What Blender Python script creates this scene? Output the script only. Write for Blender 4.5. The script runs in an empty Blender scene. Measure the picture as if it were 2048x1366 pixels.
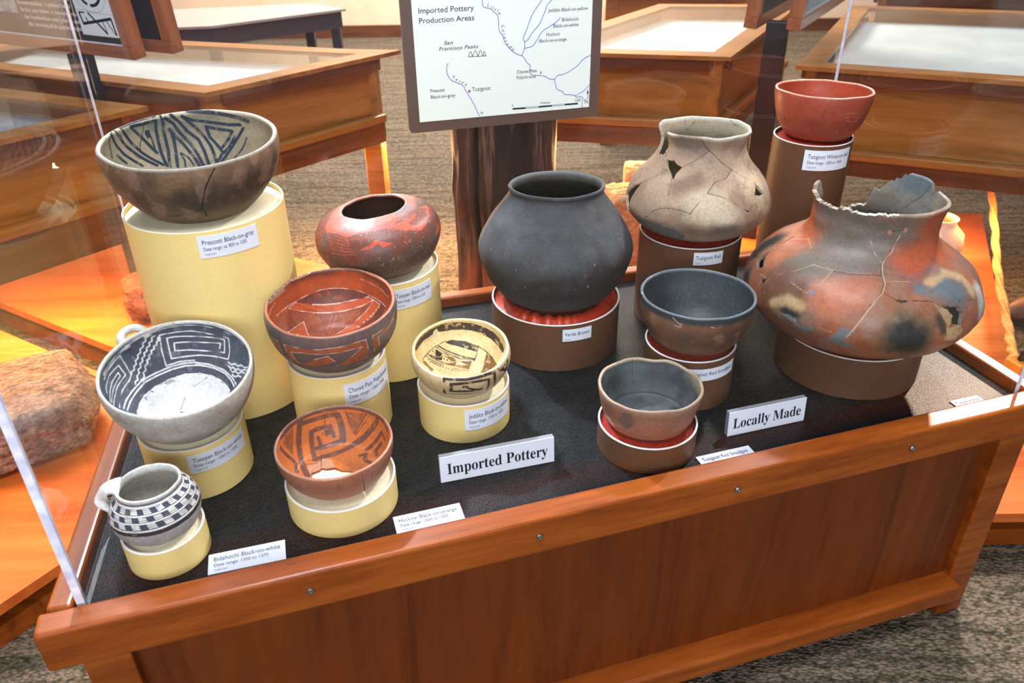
import bpy, bmesh, math, random
import numpy as np
from mathutils import Matrix, Vector

# ---------------------------------------------------------------- set up: camera, world, light, exposure
S = 0.85                      # metres per layout unit (origin: under the camera, z = 0 on the case's black deck)
ZF = 0.65                     # deck height above the carpet, layout units
sc = bpy.context.scene
col = sc.collection


def U(x, y, z=0.0):
    return Vector((x * S, y * S, (z + ZF) * S))


cam_d = bpy.data.cameras.new('camera')
cam = bpy.data.objects.new('camera', cam_d)
col.objects.link(cam)
cam_d.sensor_width = 36.0
cam_d.lens = 1619.65 / 2048 * 36.0
cam_d.clip_start = 0.02
PITCH, ROLL = 0.547134, -0.015645
_up0 = Vector((0, math.sin(PITCH), math.cos(PITCH)))
_fw = Vector((0, math.cos(PITCH), -math.sin(PITCH)))
_c, _s = math.cos(ROLL), math.sin(ROLL)
_rt = Vector((_c, 0, 0)) + _s * _up0
_up = Vector((-_s, 0, 0)) + _c * _up0
M = Matrix((_rt, _up, -_fw)).transposed().to_4x4()
M.translation = U(0, 0, 1.0)
cam.matrix_world = M
cam_d.dof.use_dof = True
cam_d.dof.focus_distance = 1.42
cam_d.dof.aperture_fstop = 6.3
sc.camera = cam

sc.view_settings.view_transform = 'Standard'
sc.view_settings.look = 'None'
sc.view_settings.gamma = 1.0
sc.view_settings.use_curve_mapping = False
sc.view_settings.exposure = -0.12
sc.cycles.use_denoising = True
sc.cycles.max_bounces = 12
sc.cycles.transparent_max_bounces = 24
sc.cycles.sample_clamp_indirect = 6.0
sc.cycles.caustics_reflective = False
sc.cycles.caustics_refractive = False

world = bpy.data.worlds.new('world')
sc.world = world
world.use_nodes = True
_bg = world.node_tree.nodes['Background']
_bg.inputs[0].default_value = (0.80, 0.86, 1.0, 1)
_bg.inputs[1].default_value = 0.22


def lamp(name, kind, loc, target, power, color, size=0.3, spot=60, blend=0.4, size_y=None):
    d = bpy.data.lights.new(name, kind)
    o = bpy.data.objects.new(name, d)
    col.objects.link(o)
    o.location = U(*loc)
    o.rotation_euler = (U(*target) - U(*loc)).to_track_quat('-Z', 'Y').to_euler()
    d.energy = power
    d.color = color
    if kind == 'AREA':
        d.size = size
        if size_y:
            d.shape = 'RECTANGLE'
            d.size_y = size_y
    elif kind == 'SPOT':
        d.spot_size = math.radians(spot)
        d.spot_blend = blend
        d.shadow_soft_size = size
    else:
        d.shadow_soft_size = size
    return o


COOL = (0.86, 0.93, 1.0)
WARM = (1.0, 0.62, 0.34)
lamp('ceiling_track_light', 'SPOT', (-.75, 1.65, 3.1), (-.10, 1.25, 0), 130, COOL, 0.12, 44, 0.5)
lamp('ceiling_track_light', 'SPOT', (-1.3, 3.2, 2.4), (-.05, 1.15, 0), 620, COOL, 0.06, 34, 0.5)
lamp('ceiling_track_light', 'SPOT', (1.7, 2.9, 2.3), (0.6, 1.45, 0.1), 300, (1.0, 0.93, 0.85), 0.05, 50, 0.5)
lamp('wall_spot_light', 'SPOT', (2.1, 2.85, 1.25), (0.925, 1.475, 0.0), 470, (1.0, 0.72, 0.52), 0.03, 10.5, 0.6)
lamp('front_hall_light', 'AREA', (0.1, -2.2, 1.35), (0.1, 1.4, 0.2), 86, (0.97, 0.98, 1.0), 2.6, size_y=1.2)
lamp('ceiling_and_fill_light', 'AREA', (-1.9, 3.6, 3.0), (-1.9, 3.6, 0), 55, (0.92, 0.96, 1.0), 1.5, size_y=1.0)
lamp('ceiling_and_fill_light', 'AREA', (2.0, 4.0, 3.0), (2.0, 4.0, 0), 55, (0.95, 0.97, 1.0), 1.5, size_y=1.0)
lamp('hall_light', 'AREA', (-0.2, 6.6, 3.2), (-0.4, 7.0, 0), 600, (1.0, 0.86, 0.70), 2.6, size_y=1.6)
lamp('sign_fill_light', 'SPOT', (0.35, 0.75, 2.9), (0.0, 1.98, 0.62), 95, (1.0, 1.0, 0.97), 0.05, 15, 0.5)  # added spot to brighten the map sign, not a known fixture
lamp('ceiling_and_fill_light', 'AREA', (-.1, 0.5, 2.9), (0.0, 1.3, 0), 76, (0.97, 0.98, 1.0), 1.1, size_y=0.8)  # added overhead fill that brightens the pedestal tops
# warm lamps under the wall cabinets, plus two added spots that light the log
lamp('cabinet_and_fill_light', 'AREA', (-1.75, 2.55, -0.10), (-1.70, 2.35, -0.5), 36, (1.0, 0.52, 0.18), 0.7, size_y=0.12)
lamp('cabinet_and_fill_light', 'AREA', (-1.95, 1.75, 0.2), (-1.5, 1.8, -0.5), 20, (1.0, 0.56, 0.24), 0.3)
lamp('cabinet_and_fill_light', 'AREA', (-0.62, 3.45, -0.08), (-0.55, 3.2, -0.6), 40, (1.0, 0.52, 0.18), 0.5, size_y=0.1)
lamp('cabinet_and_fill_light', 'AREA', (0.65, 3.55, -0.08), (0.6, 3.2, -0.6), 46, (1.0, 0.52, 0.18), 0.5, size_y=0.1)
lamp('cabinet_and_fill_light', 'SPOT', (0.42, 3.30, -0.10), (0.02, 2.45, 0.0), 60, (1.0, 0.52, 0.2), 0.04, 60)  # added warm spot for the log's right side, in front of the cabinet
lamp('cabinet_and_fill_light', 'SPOT', (-0.52, 3.30, -0.10), (-0.10, 2.45, -0.15), 36, (1.0, 0.52, 0.2), 0.04, 60)  # added warm spot for the log's left side, clear of the cabinet
lamp('cabinet_and_fill_light', 'AREA', (1.75, 3.15, -0.12), (1.7, 2.95, -0.5), 15, (1.0, 0.55, 0.2), 0.6, size_y=0.1)

# ---------------------------------------------------------------- pottery shapes (layout units)
T8 = np.array([0, .06, .16, .3, .5, .7, .86, 1.0])
# name: pedestal (x, y, radius, height), pot (dx, dy, height, tilt deg, wall, radii at the fractions T8 of the height)
POTS = {
    'prescott': ((-0.5934, 1.489, 0.1498, 0.4203), (-0.0023, 0, 0.1354, 3.1, 0.0085, [0.0812, 0.097, 0.1139, 0.1297, 0.1483, 0.1574, 0.1607, 0.159])),
    'tusayan_red': ((-.2747, 1.5915, .117, .2386), (.001, .001, .130, -1.0, .0065, [.082, .097, .111, .123, .1325, .129, .111, .069])),
    'chavez': ((-0.3448, 1.346, 0.0953, 0.1632), (0.0011, 0.0074, 0.1198, 5.1, 0.0064, [0.0615, 0.0753, 0.0901, 0.1055, 0.1182, 0.123, 0.1238, 0.1208])),
    'jeddito': ((-.099, 1.349, .0921, .0904), (-.002, .002, .088, 7.4, .0060, [.044, .056, .068, .080, .091, .0968, .0975, .094])),
    'huckovi': ((-.3065, 1.101, .0963, .0602), (-.005, .010, .074, 0.9, .0055, [.058, .072, .0815, .089, .0955, .0993, .1012, .101])),
    'tusayan_white': ((-.5914, 1.196, .0931, .1141), (-.005, .011, .130, 10.0, .0060, [.056, .069, .084, .100, .1165, .1258, .1295, .128])),
    'bidahochi': ((-.5779, .9829, .0654, .0588), (-.006, .007, .089, -2.4, .0050, [.046, .056, .0645, .0695, .0700, .0630, .0530, .0505])),
    'verde': ((.1023, 1.6547, .147, .1188), (-.002, -.004, .266, -3.9, .0075, [.088, .115, .139, .160, .1715, .1460, .1165, .107])),
    'tuz_rear': ((.4274, 1.7746, .1197, .2261), (.009, .006, .242, -2.6, .0065, [.075, .118, .149, .166, .1500, .1080, .0925, .102])),
    'white_on_red': ((.731, 1.913, .092, .4035), (.008, .002, .1117, -2.8, .0065, [.060, .073, .083, .0935, .1020, .1075, .1105, .1107])),
    'smudged_mid': ((.3732, 1.4459, .0939, .120), (.005, .001, .112, -1.0, .0065, [.058, .073, .087, .0990, .1090, .1145, .1160, .116])),
    'smudged_front': ((.2585, 1.2512, .0949, .0598), (.001, .007, .079, -2.5, .0062, [.070, .078, .083, .0880, .0925, .0955, .0980, .099])),
    'big': ((.7458, 1.5333, .153, .0978), (-.001, .007, .300, -2.9, .0085, [.120, .182, .219, .2410, .2170, .1370, .1240, .131])),
}


ROLLS = {'tusayan_red': -5.0}        # some pots lean sideways on their cushions


def pot_profile(name, nt):
    """mid-surface profile sampled evenly along its length: r[nt], z[nt], t[nt] in 0..1, and wall half-thickness"""
    (_, _, _, _), (_, _, H, _, th, rad) = POTS[name]
    P = [(0.0, th * .5), (rad[0] * .45, th * .5), (rad[0] * .82, th * .55 + .0005)]
    for t, r in zip(T8[1:], rad[1:]):
        P.append((r - th * .5, t * H))
    if name == 'verde':
        P = P[:-2] + [(.1240, .80 * H), (.1035, .905 * H), (.0985, .955 * H), (.1030, H)]
    if name == 'bidahochi':
        P = P[:-2] + [(.0520, .80 * H), (.0478, .90 * H), (.0485, H)]
    P = np.array(P)
    # Catmull-Rom
    Q = np.vstack([2 * P[0] - P[1], P, 2 * P[-1] - P[-2]])
    out = []
    for i in range(1, len(Q) - 2):
        s = np.linspace(0, 1, 40, endpoint=False)[:, None]
        a, b, c, d = Q[i - 1], Q[i], Q[i + 1], Q[i + 2]
        out.append(.5 * (2 * b + (c - a) * s + (2 * a - 5 * b + 4 * c - d) * s ** 2 + (3 * b - a - 3 * c + d) * s ** 3))
    out = np.vstack(out + [Q[-2][None]])
    L = np.concatenate([[0], np.cumsum(np.linalg.norm(np.diff(out, axis=0), axis=1))])
    t = np.linspace(0, 1, nt)
    r = np.interp(t * L[-1], L, out[:, 0])
    z = np.interp(t * L[-1], L, out[:, 1])
    r = np.maximum(r, 0)
    Lt = L[-1]
    t0 = 1 - th * .6 / Lt
    half = np.where(t > t0, th * .5 * np.sqrt(np.maximum(0, 1 - ((t - t0) / (1 - t0)) ** 2)), th * .5)
    return r, z, t, half, Lt


def smooth_noise(P, seed=0):
    """3D value noise in 0..1 at points P (...,3)"""
    P = np.asarray(P, float)
    I = np.floor(P).astype(np.int64)
    F = P - I
    F = F * F * (3 - 2 * F)

    def h(a, b, c):
        n = (a * 374761393 + b * 668265263 + c * 2147483647 + seed * 974634917) & 0xFFFFFFFF
        n = ((n ^ (n >> 13)) * 1274126177) & 0xFFFFFFFF
        n = n ^ (n >> 16)
        return (n & 0xFFFF) / 65535.0
    x, y, z = I[..., 0], I[..., 1], I[..., 2]
    u, v, w = F[..., 0], F[..., 1], F[..., 2]
    r = 0
    for dx in (0, 1):
        for dy in (0, 1):
            for dz in (0, 1):
                r = r + h(x + dx, y + dy, z + dz) * (u if dx else 1 - u) * (v if dy else 1 - v) * (w if dz else 1 - w)
    return r


def fbm(P, seed=0, octs=4):
    s, a, n = 0, 1.0, 0
    for o in range(octs):
        s = s + a * smooth_noise(np.asarray(P) * 2 ** o, seed + o * 17)
        n += a
        a *= .5
    return s / n


def pot_grid(name, nt, nth):
    """outer and inner surfaces, arrays (nt, nth, 3) in pot-local layout units; angle 0 faces +X (right), -90 faces the visitor"""
    r, z, t, half, L = pot_profile(name, nt)
    dr, dz = np.gradient(r), np.gradient(z)
    ln = np.hypot(dr, dz) + 1e-9
    nr, nz = dz / ln, -dr / ln
    nr[0], nz[0] = 0, -1
    th = np.linspace(0, 2 * np.pi, nth, endpoint=False)
    c, s = np.cos(th), np.sin(th)
    seed = sum(map(ord, name))
    wob = fbm(np.stack([r[:, None] * c * 14, r[:, None] * s * 14, np.repeat(z[:, None] * 14, nth, 1)], -1), seed, 3) - .5
    amp = {'tuz_rear': .010, 'big': .012, 'smudged_front': .0045, 'verde': .005}.get(name, .003)
    rr = r[:, None] * (1 + 0 * c) + wob * amp * np.minimum(1, t[:, None] * 3)
    zz = z[:, None] + 0 * c
    # rims are never quite level
    rim = (smooth_noise(np.stack([c * 3 + 9, s * 3 + 9, 0 * c + seed], -1), 5) - .5)
    zamp = {'smudged_front': .006, 'tuz_rear': .004, 'big': .0}.get(name, .002)
    zz = zz + rim * zamp * np.clip((t[:, None] - .6) / .4, 0, 1) ** 2

    if name == 'big':
        dth = (np.degrees(th) - 62 + 180) % 360 - 180
        zz = zz + (.016 * np.exp(-(dth / 25) ** 4))[None] * np.clip((t[:, None] - .86) / .14, 0, 1)

    def surf(k):
        ro = np.maximum(rr + k * half[:, None] * nr[:, None], 0)
        ro[0] = 0
        return np.stack([ro * c, ro * s, zz + k * half[:, None] * nz[:, None]], -1)
    return surf(1), surf(-1), t, th


def pot_matrix(name):
    (x, y, r, h), (dx, dy, H, tilt, th, rad) = POTS[name]
    cx, cy = x + dx, y + dy
    a = math.atan2(cx, cy)
    ca, sa = math.cos(-a), math.sin(-a)
    ct, st = math.cos(math.radians(tilt)), math.sin(math.radians(tilt))
    ro = math.radians(ROLLS.get(name, 0))
    R = np.array([[ca, -sa, 0], [sa, ca, 0], [0, 0, 1]]) @ np.array([[math.cos(ro), 0, math.sin(ro)], [0, 1, 0], [-math.sin(ro), 0, math.cos(ro)]]) @ np.array([[1, 0, 0], [0, ct, -st], [0, st, ct]])
    sink = rad[0] * abs(st) * .55
    return R, np.array([cx, cy, h - .004 + sink * 0.0])

# ---------------------------------------------------------------- the painted designs, cracks and breaks
# (kind, paint, width, chart points): l = line, p = filled shape, b = soft firing cloud, h = hole.
# chart point = 1000 * t * (cos a, sin a): t along the wall from the centre of the base (0) to the lip (1), a around the pot
PAINT = {
 'prescott': {
  'in': [
   ('l','dark',50,[-345,938,-494,869,-626,779,-764,646]),
   ('l','dark',50,[-764,646,-681,640,-587,610,-474,582,-351,553,-277,533]),
   ('l','dark',50,[-359,899,-502,827,-638,742]),
   ('l','dark',50,[-638,742,-484,712,-393,670,-328,631]),
   ('l','dark',50,[-337,907,-331,821,-312,748,-292,656,-265,578,-244,532]),
   ('l','dark',50,[-285,958,-253,917,-248,829,-232,745,-217,668,-220,601,-217,528]),
   ('l','dark',50,[-869,481,-752,461,-653,456,-559,465,-470,458]),
   ('l','dark',50,[-827,562,-741,563,-634,546,-508,540,-402,523,-336,514]),
   ('l','dark',50,[-723,377,-665,385,-623,390]),
   ('l','dark',50,[-191,851,-99,769,-35,686,15,599,40,531]),
   ('l','dark',50,[-181,850,-150,768,-147,672,-152,535]),
   ('l','dark',50,[-226,945,-134,901,-71,815,10,722,48,627,77,515]),
   ('l','dark',50,[-154,980,-68,917,2,833,93,749,117,646,126,502]),
   ('l','dark',50,[-24,966,69,881,154,776,196,656,198,555,201,511]),
   ('l','dark',50,[-24,966,84,919,281,847,472,740,596,658]),
   ('l','dark',50,[213,831,348,758,467,680]),
   ('l','dark',50,[213,831,213,743,267,630,281,589]),
   ('l','dark',50,[467,680,386,645,301,615]),
   ('l','dark',50,[466,626,363,584,269,560,201,511]),
   ('l','dark',50,[603,614,437,588,335,546,246,502]),
   ('l','dark',30,[-850,526,-878,403,-811,341,-780,282]),
   ('l','dark',30,[586,527,481,490,351,462]),
   ('l','dark',30,[-105,640,-80,592,-82,535]),
   ('l','dark',30,[-103,652,-42,613,-7,545]),
   ('l','dark',30,[-384,745,-347,668]),
   ('p','dark',0,[-458,787,-406,811,-384,753,-423,724,-455,754]),
   ('l','smoke',70,[60,998,198,972,334,921,539,797,712,602]),
   ('l','crack',13,[-481,877,-481,846,-475,781,-488,709,-499,639,-488,576]),
   ('l','crack',13,[-991,135,-991,133,-865,193]),
   ('l','crack',13,[-785,619,-729,590,-632,538,-506,514,-336,518]),
  ],
  'out': [
   ('l','crack',18,[186,-952,123,-915,52,-845,1,-729,-23,-642,-2,-587,4,-520]),
   ('l','crack',12,[-23,-642,-74,-599,-213,-524,-293,-462]),
  ],
 },
 'chavez': {
  'in': [
   ('p','mid',0,[-599,428,-496,490,-338,514,-170,518,52,510,287,494,519,458,397,405,248,366,125,327,16,248,-183,230,-246,238,-316,405,-491,218,-589,198,-714,182]),
   ('p','dark',0,[-417,601,-266,708,-116,763,36,772,213,731,362,658,487,564,479,524,316,565,116,591,-71,606,-204,608,-303,607]),
   ('p','dark',0,[607,362,665,249,535,221,317,265,193,248,310,293,436,299]),
   ('p','dark',0,[497,554,625,358,577,374,533,454,488,523]),
   ('p','orange',0,[-417,601,-208,607,-71,606,70,601,267,583,488,523,533,454,338,485,143,507,-36,518,-169,522,-338,518,-510,499]),
   ('p','orange',0,[533,454,596,349,446,324,228,297,126,227,24,246,130,328,281,378,400,413]),
   ('p','orange',0,[-496,216,-315,410,-259,265,-264,226,-445,189]),
   ('l','hatch',11,[-474,459,-444,423,-389,369,-350,250]),
   ('l','hatch',11,[-446,469,-418,432,-365,376,-326,258]),
   ('l','hatch',11,[-420,477,-392,441,-342,381,-302,264]),
   ('l','hatch',11,[-394,486,-367,447,-318,386,-278,268]),
   ('l','hatch',11,[-368,492,-341,453,-295,391,-256,270]),
   ('l','hatch',11,[-342,498,-316,458,-272,395,-233,272]),
   ('l','hatch',11,[-317,503,-292,463,-250,399,-212,270]),
   ('l','hatch',11,[-293,508,-268,466,-227,402,-191,268]),
   ('l','hatch',11,[-268,512,-244,469,-205,404,-170,266]),
   ('l','hatch',11,[-244,514,-222,472,-182,407,-150,263]),
   ('l','hatch',11,[-220,517,-199,474,-160,408,-130,259]),
   ('l','hatch',11,[-196,519,-176,475,-138,409,-109,255]),
   ('l','hatch',11,[-172,520,-153,475,-116,409,-89,252]),
   ('l','hatch',10,[92,485,100,432,93,382]),
   ('l','hatch',10,[114,485,121,433,115,387]),
   ('l','hatch',10,[136,484,143,433,138,391]),
   ('l','hatch',10,[158,484,165,432,160,395]),
   ('l','hatch',10,[180,482,187,432,182,398]),
   ('l','hatch',10,[203,480,209,430,205,400]),
   ('l','hatch',10,[226,478,231,428,229,402]),
   ('l','hatch',10,[248,476,254,426,252,403]),
   ('l','hatch',10,[271,471,276,424,276,404]),
   ('l','hatch',10,[294,467,300,420,300,404]),
   ('l','hatch',14,[4,483,-30,438,-44,387,-73,325]),
   ('l','hatch',14,[47,485,21,431,-13,361,-54,269]),
   ('l','smoke',80,[-657,734,-398,913,-70,997,253,967,518,849,734,623,817,378,807,252]),
   ('l','white',16,[-906,-415,-677,318,-578,459,-476,566,-310,686,-116,763,36,772,214,734,412,627,541,486,625,358,665,249]),
   ('l','white',16,[533,454,400,413,281,378,130,328,24,246]),
   ('l','white',16,[533,454,596,349,446,324,228,297]),
   ('l','white',16,[-496,216,-407,325,-315,410,-290,339,-259,265]),
   ('l','white',16,[488,523,533,454]),
   ('l','white',16,[503,741,649,584,756,402,799,249]),
   ('l','white',16,[-846,128,-813,287,-758,426]),
   ('l','white',26,[-208,607,-71,606,70,601,267,583,488,523]),
   ('l','white',26,[533,454,338,485,143,507,-36,518,-169,522]),
   ('l','white',16,[-169,522,-338,518,-510,499,-417,601]),
   ('l','white',30,[554,339,558,338]),
   ('l','white',30,[508,337,511,337]),
   ('l','white',30,[464,333,467,333]),
   ('l','white',30,[411,327,415,326]),
   ('l','white',30,[368,313,371,312]),
   ('l','white',30,[320,307,323,307]),
   ('l','white',30,[253,286,257,287]),
   ('l','white',30,[-386,241,-383,244]),
   ('l','crack',10,[-770,525,-570,565,-384,574,-262,553,-169,539,-171,492]),
   ('p','plaster',0,[-968,249,-805,508,-697,663,-629,664,-772,480,-915,238]),
  ],
  'out': [
   ('p','red',0,[-642,-586,-499,-725,-255,-844,-106,-889,46,-894,258,-863,380,-811,358,-719,295,-594,173,-647,-32,-655,109,-739,301,-778,132,-827,-62,-835,-251,-792,-436,-705,-534,-606,-459,-559,-409,-529,-480,-477,-557,-526]),
   ('p','red',0,[-410,-533,-245,-731,-120,-798,-39,-734,-156,-679,-315,-571]),
   ('p','red',0,[471,-765,593,-672,777,-458,846,-372,790,-394,691,-523,522,-669,476,-576,394,-590,430,-701]),
   ('p','red',0,[-790,-154,-720,-496,-586,-440,-670,-333,-724,-179]),
   ('l','white',13,[-411,-538,-481,-564,-534,-606,-436,-705,-251,-792,-62,-835,133,-831,301,-778,159,-748,-32,-663]),
   ('l','white',13,[-494,-450,-595,-556,-645,-582,-499,-725,-255,-844,-106,-889,46,-894,258,-863,380,-811,358,-719,295,-594]),
   ('l','white',13,[-411,-538,-245,-731,-120,-798,-39,-734]),
   ('l','white',13,[394,-590,471,-765,593,-672,777,-458,854,-369]),
   ('l','white',13,[476,-576,520,-672,691,-523,798,-397]),
   ('l','white',13,[-797,-161,-773,-369,-720,-496,-586,-440]),
  ],
 },
 'jeddito': {
  'in': [
   ('p','dark',0,[-967,219,-801,535,-669,699,-461,855,-231,930,17,946,257,901,477,778,651,601,738,398,778,200,696,175,638,353,532,542,392,679,216,772,43,808,-134,805,-350,752,-399,733,-523,661,-666,517,-752,354,-814,202]),
   ('p','pale',0,[-500,618,-507,731,-461,787,-371,729,-304,627,-364,634,-441,684]),
   ('p','dark',0,[-246,617,-139,653,28,643,178,584,282,509,249,452,97,519,-47,570,-212,599]),
   ('p','dark',0,[-398,478,-280,447,-302,395,-385,382]),
   ('p','dark',0,[-514,368,-385,373,-302,386,-264,431,-285,347,-380,329,-448,340]),
   ('p','brown',0,[-264,426,-127,411,-72,374,-89,329]),
   ('p','brown',0,[-258,316,-89,329,-62,369,140,321,98,185,-81,249]),
   ('p','pale',0,[-76,275,-53,363,100,253]),
   ('p','pale',0,[271,512,386,406,322,285,239,77,102,95,179,328]),
   ('p','brown',0,[394,393,472,261,523,87,376,108,247,83,331,280]),
   ('p','brown',0,[-604,202,-540,221,-475,190,-398,162,-426,114,-518,154,-598,170]),
   ('l','dark',18,[-611,203,-589,269,-528,377,-425,504,-279,612,-129,652,79,629,273,521,391,405,464,277,519,104]),
   ('l','dark',18,[280,528,219,395,179,328]),
   ('l','dark',18,[-397,512,-226,469,-80,426,56,382,182,348]),
   ('l','dark',18,[-386,473,-205,439,-35,393,141,327]),
   ('l','dark',18,[-536,351,-402,332,-257,311]),
   ('l','dark',18,[-556,310,-419,295,-265,279]),
   ('l','dark',26,[-360,540,-228,502,-79,456,58,406,194,360]),
   ('l','brown',16,[-257,311,-73,249,98,185]),
   ('l','brown',16,[-265,279,-83,200,87,154]),
   ('l','dark',30,[-443,432,-441,433]),
   ('l','dark',30,[-403,423,-402,423]),
   ('l','dark',30,[-251,377,-249,376]),
   ('l','dark',30,[-200,366,-198,365]),
   ('l','dark',30,[-499,281,-497,282]),
   ('l','dark',30,[-461,267,-459,267]),
   ('l','dark',30,[-421,263,-419,263]),
   ('l','dark',30,[-384,263,-382,262]),
   ('l','dark',30,[-349,261,-347,261]),
   ('l','dark',30,[-303,255,-301,255]),
   ('l','brown',25,[-257,247,-254,246]),
   ('l','brown',25,[-213,223,-211,222]),
   ('l','brown',25,[-173,205,-171,203]),
   ('l','brown',25,[-135,184,-134,182]),
   ('l','brown',25,[-93,169,-91,168]),
   ('l','brown',25,[-50,153,-49,152]),
   ('l','brown',25,[-149,351,-147,350]),
  ],
  'out': [
   ('l','dark',60,[-276,-693,-347,-921,-193,-964,53,-971,303,-932,491,-845,604,-741,547,-689,456,-502]),
   ('l','dark',60,[-10,-927,-201,-898,-187,-784,-15,-804,133,-778,283,-726]),
   ('l','dark',50,[-10,-927,161,-917,333,-862,459,-778,410,-700,352,-604]),
   ('l','dark',50,[8,-877,72,-874,81,-851,138,-817,235,-758,294,-725]),
   ('l','dark',25,[-282,-666,-114,-728,31,-740,202,-693]),
   ('p','dark',0,[677,-696,739,-608,836,-460,886,-333,786,-376,690,-353,706,-537,665,-644]),
   ('p','base',0,[762,-513,822,-402,788,-427,741,-479]),
  ],
 },
 'huckovi': {
  'in': [
   ('p','mid',0,[-816,397,-643,656,-606,503,-577,346,-686,360]),
   ('p','mid',0,[275,881,649,690,451,637,301,561,283,661]),
   ('l','dark',100,[-510,812,-513,653,-490,518,-456,366,-404,189,-358,-3]),
   ('l','dark',100,[-255,277,-162,292,-24,311,118,354,241,420,404,451,596,475,781,477]),
   ('l','dark',110,[131,864,146,754,137,624,115,520]),
   ('l','dark',80,[-455,777,-246,849,-17,884,134,874]),
   ('l','dark',80,[-304,673,-294,548,-280,432,-255,277]),
   ('l','dark',80,[-219,462,-130,470,5,502,106,522]),
   ('l','dark',80,[-881,403,-736,634,-503,846,-180,963,167,970,504,848,756,636,919,354,902,160]),
   ('l','dark',70,[-316,673,-200,718,-18,741,11,601]),
   ('l','dark',70,[-844,249,-683,257,-564,243,-513,218,-485,86]),
   ('l','dark',70,[718,304,538,299,378,273]),
   ('l','dark',70,[733,289,737,171]),
   ('l','dark',70,[280,185,353,192,320,86,375,26]),
   ('l','dark',70,[625,202,486,192,485,126]),
   ('l','dark',60,[-203,607,-185,548,-169,466]),
   ('p','dark',0,[-112,698,8,702,18,640,-99,609]),
   ('l','dark',20,[-671,734,-458,854,-114,941,125,932]),
   ('l','dark',20,[649,690,449,633,297,551]),
   ('l','dark',20,[717,635,477,602,301,530]),
   ('l','dark',20,[275,881,275,729,287,555]),
   ('l','dark',20,[-643,656,-604,499,-576,336]),
   ('l','dark',20,[-809,377,-576,336]),
   ('l','dark',12,[293,859,286,682]),
   ('l','dark',12,[341,837,300,668]),
   ('l','dark',12,[390,815,314,654]),
   ('l','dark',12,[440,791,328,640]),
   ('l','dark',12,[491,765,343,626]),
   ('l','dark',12,[543,737,356,611]),
   ('l','dark',12,[-791,389,-740,351]),
   ('l','dark',12,[-759,437,-703,357]),
   ('l','dark',12,[-728,481,-669,359]),
   ('l','dark',12,[-699,522,-637,359]),
   ('l','dark',12,[-671,560,-608,359]),
   ('p','pink',0,[-367,209,-260,205,-165,265,-60,223,-31,58,-128,65,-188,97,-235,60,-306,36,-326,-14]),
   ('l','crack',12,[-80,835,-99,766]),
   ('l','crack',12,[-136,661,-158,508,-168,323,-195,119]),
   ('l','crack',12,[-376,212,-260,192,-185,243]),
   ('h','',0,[-315,-37,-306,36,-226,58,-188,97,-128,63,-40,61,33,-11,143,-58,350,-937,191,-165,55,-219,-153,-200,-284,-108]),
  ],
  'out': [
   ('l','crack',10,[534,-824,458,-714,396,-637]),
   ('l','crack',10,[-40,-909,-28,-827]),
  ],
 },
 'tusayan_white': {
  'in': [
   ('p','white',0,[-455,89,-412,215,-353,317,-239,406,-81,464,65,477,201,435,312,358,390,245,420,139,428,93,354,37,250,8,160,-47,35,-46,-89,-47,-201,6,-322,38]),
   ('l','white',26,[-586,82,-542,214,-459,345,-358,458,-219,524,-55,569,76,571,193,543,330,462,453,325,505,186,515,82]),
   ('l','white',26,[-545,82,-501,208,-419,344,-331,442,-204,501,-42,544,97,543,231,502,364,406,453,279,480,171,485,87]),
   ('l','white',20,[-861,320,-737,553,-578,742,-405,871,-253,932,-61,969,148,980,348,930,538,829,705,674,873,444,966,168]),
   ('l','white',20,[-835,278,-728,513,-573,726,-376,872,-173,934,67,954,324,897,560,761,781,528,909,227]),
   ('l','white',20,[-90,584,-102,727,-93,888,103,880,306,830,498,707,723,504,650,420,564,368]),
   ('l','white',20,[553,376,419,500,271,585,117,626,-20,641,-20,732,-14,844,86,837,255,790,476,680,655,538,563,452]),
   ('l','white',20,[561,449,342,600,192,669,37,705,53,780,173,757,387,668,576,547,530,520]),
   ('l','white',20,[-90,584,54,596,202,562]),
   ('l','white',20,[-469,498,-531,576,-614,654,-730,523,-840,323]),
   ('l','white',20,[-469,498,-494,435,-578,307,-633,64]),
   ('l','white',20,[-537,483,-627,548,-746,397,-803,204,-791,136]),
   ('l','white',20,[-537,477,-637,324,-690,128,-709,28]),
   ('l','white',20,[-603,451,-630,472,-714,326,-748,173,-752,45]),
   ('l','white',20,[-603,446,-696,258,-732,51]),
   ('l','white',24,[-224,912,-268,888,-273,845,-311,823,-310,785,-348,762,-348,726,-383,702,-382,668,-413,642,-405,610,-434,584,-430,552,-464,528,-469,498]),
   ('l','white',24,[-157,888,-194,874,-195,840,-231,825,-231,793,-268,776,-269,743,-306,724,-301,694,-333,673,-328,643,-360,618,-355,585,-387,559,-379,526,-407,494,-400,459,-429,437,-433,409]),
   ('l','white',24,[-102,839,-139,830,-145,798,-181,788,-185,757,-219,745,-220,716,-252,700,-249,670,-279,653,-276,625,-309,597,-305,560,-335,532,-328,499,-347,468]),
   ('l','white',24,[548,343,565,297,613,265,632,212,686,168,711,100,772,14]),
   ('l','white',24,[528,312,535,276,572,254,581,214,619,188,644,130,701,80,747,-10]),
   ('l','white',24,[527,264,538,224,577,199,590,153,641,116,681,48]),
   ('l','white',24,[521,207,539,160,581,133,607,82]),
   ('l','white',50,[-358,458,-342,468]),
   ('l','white',50,[-108,862,-109,850]),
   ('p','tan',0,[114,993,165,986,129,925,88,936]),
   ('l','crack',9,[257,361,113,336,3,239,-54,109]),
   ('l','crack',15,[-278,360,-261,353]),
   ('l','crack',15,[-62,79,-44,66]),
  ],
 },
 'tusayan_red': {
  'out': [
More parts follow.
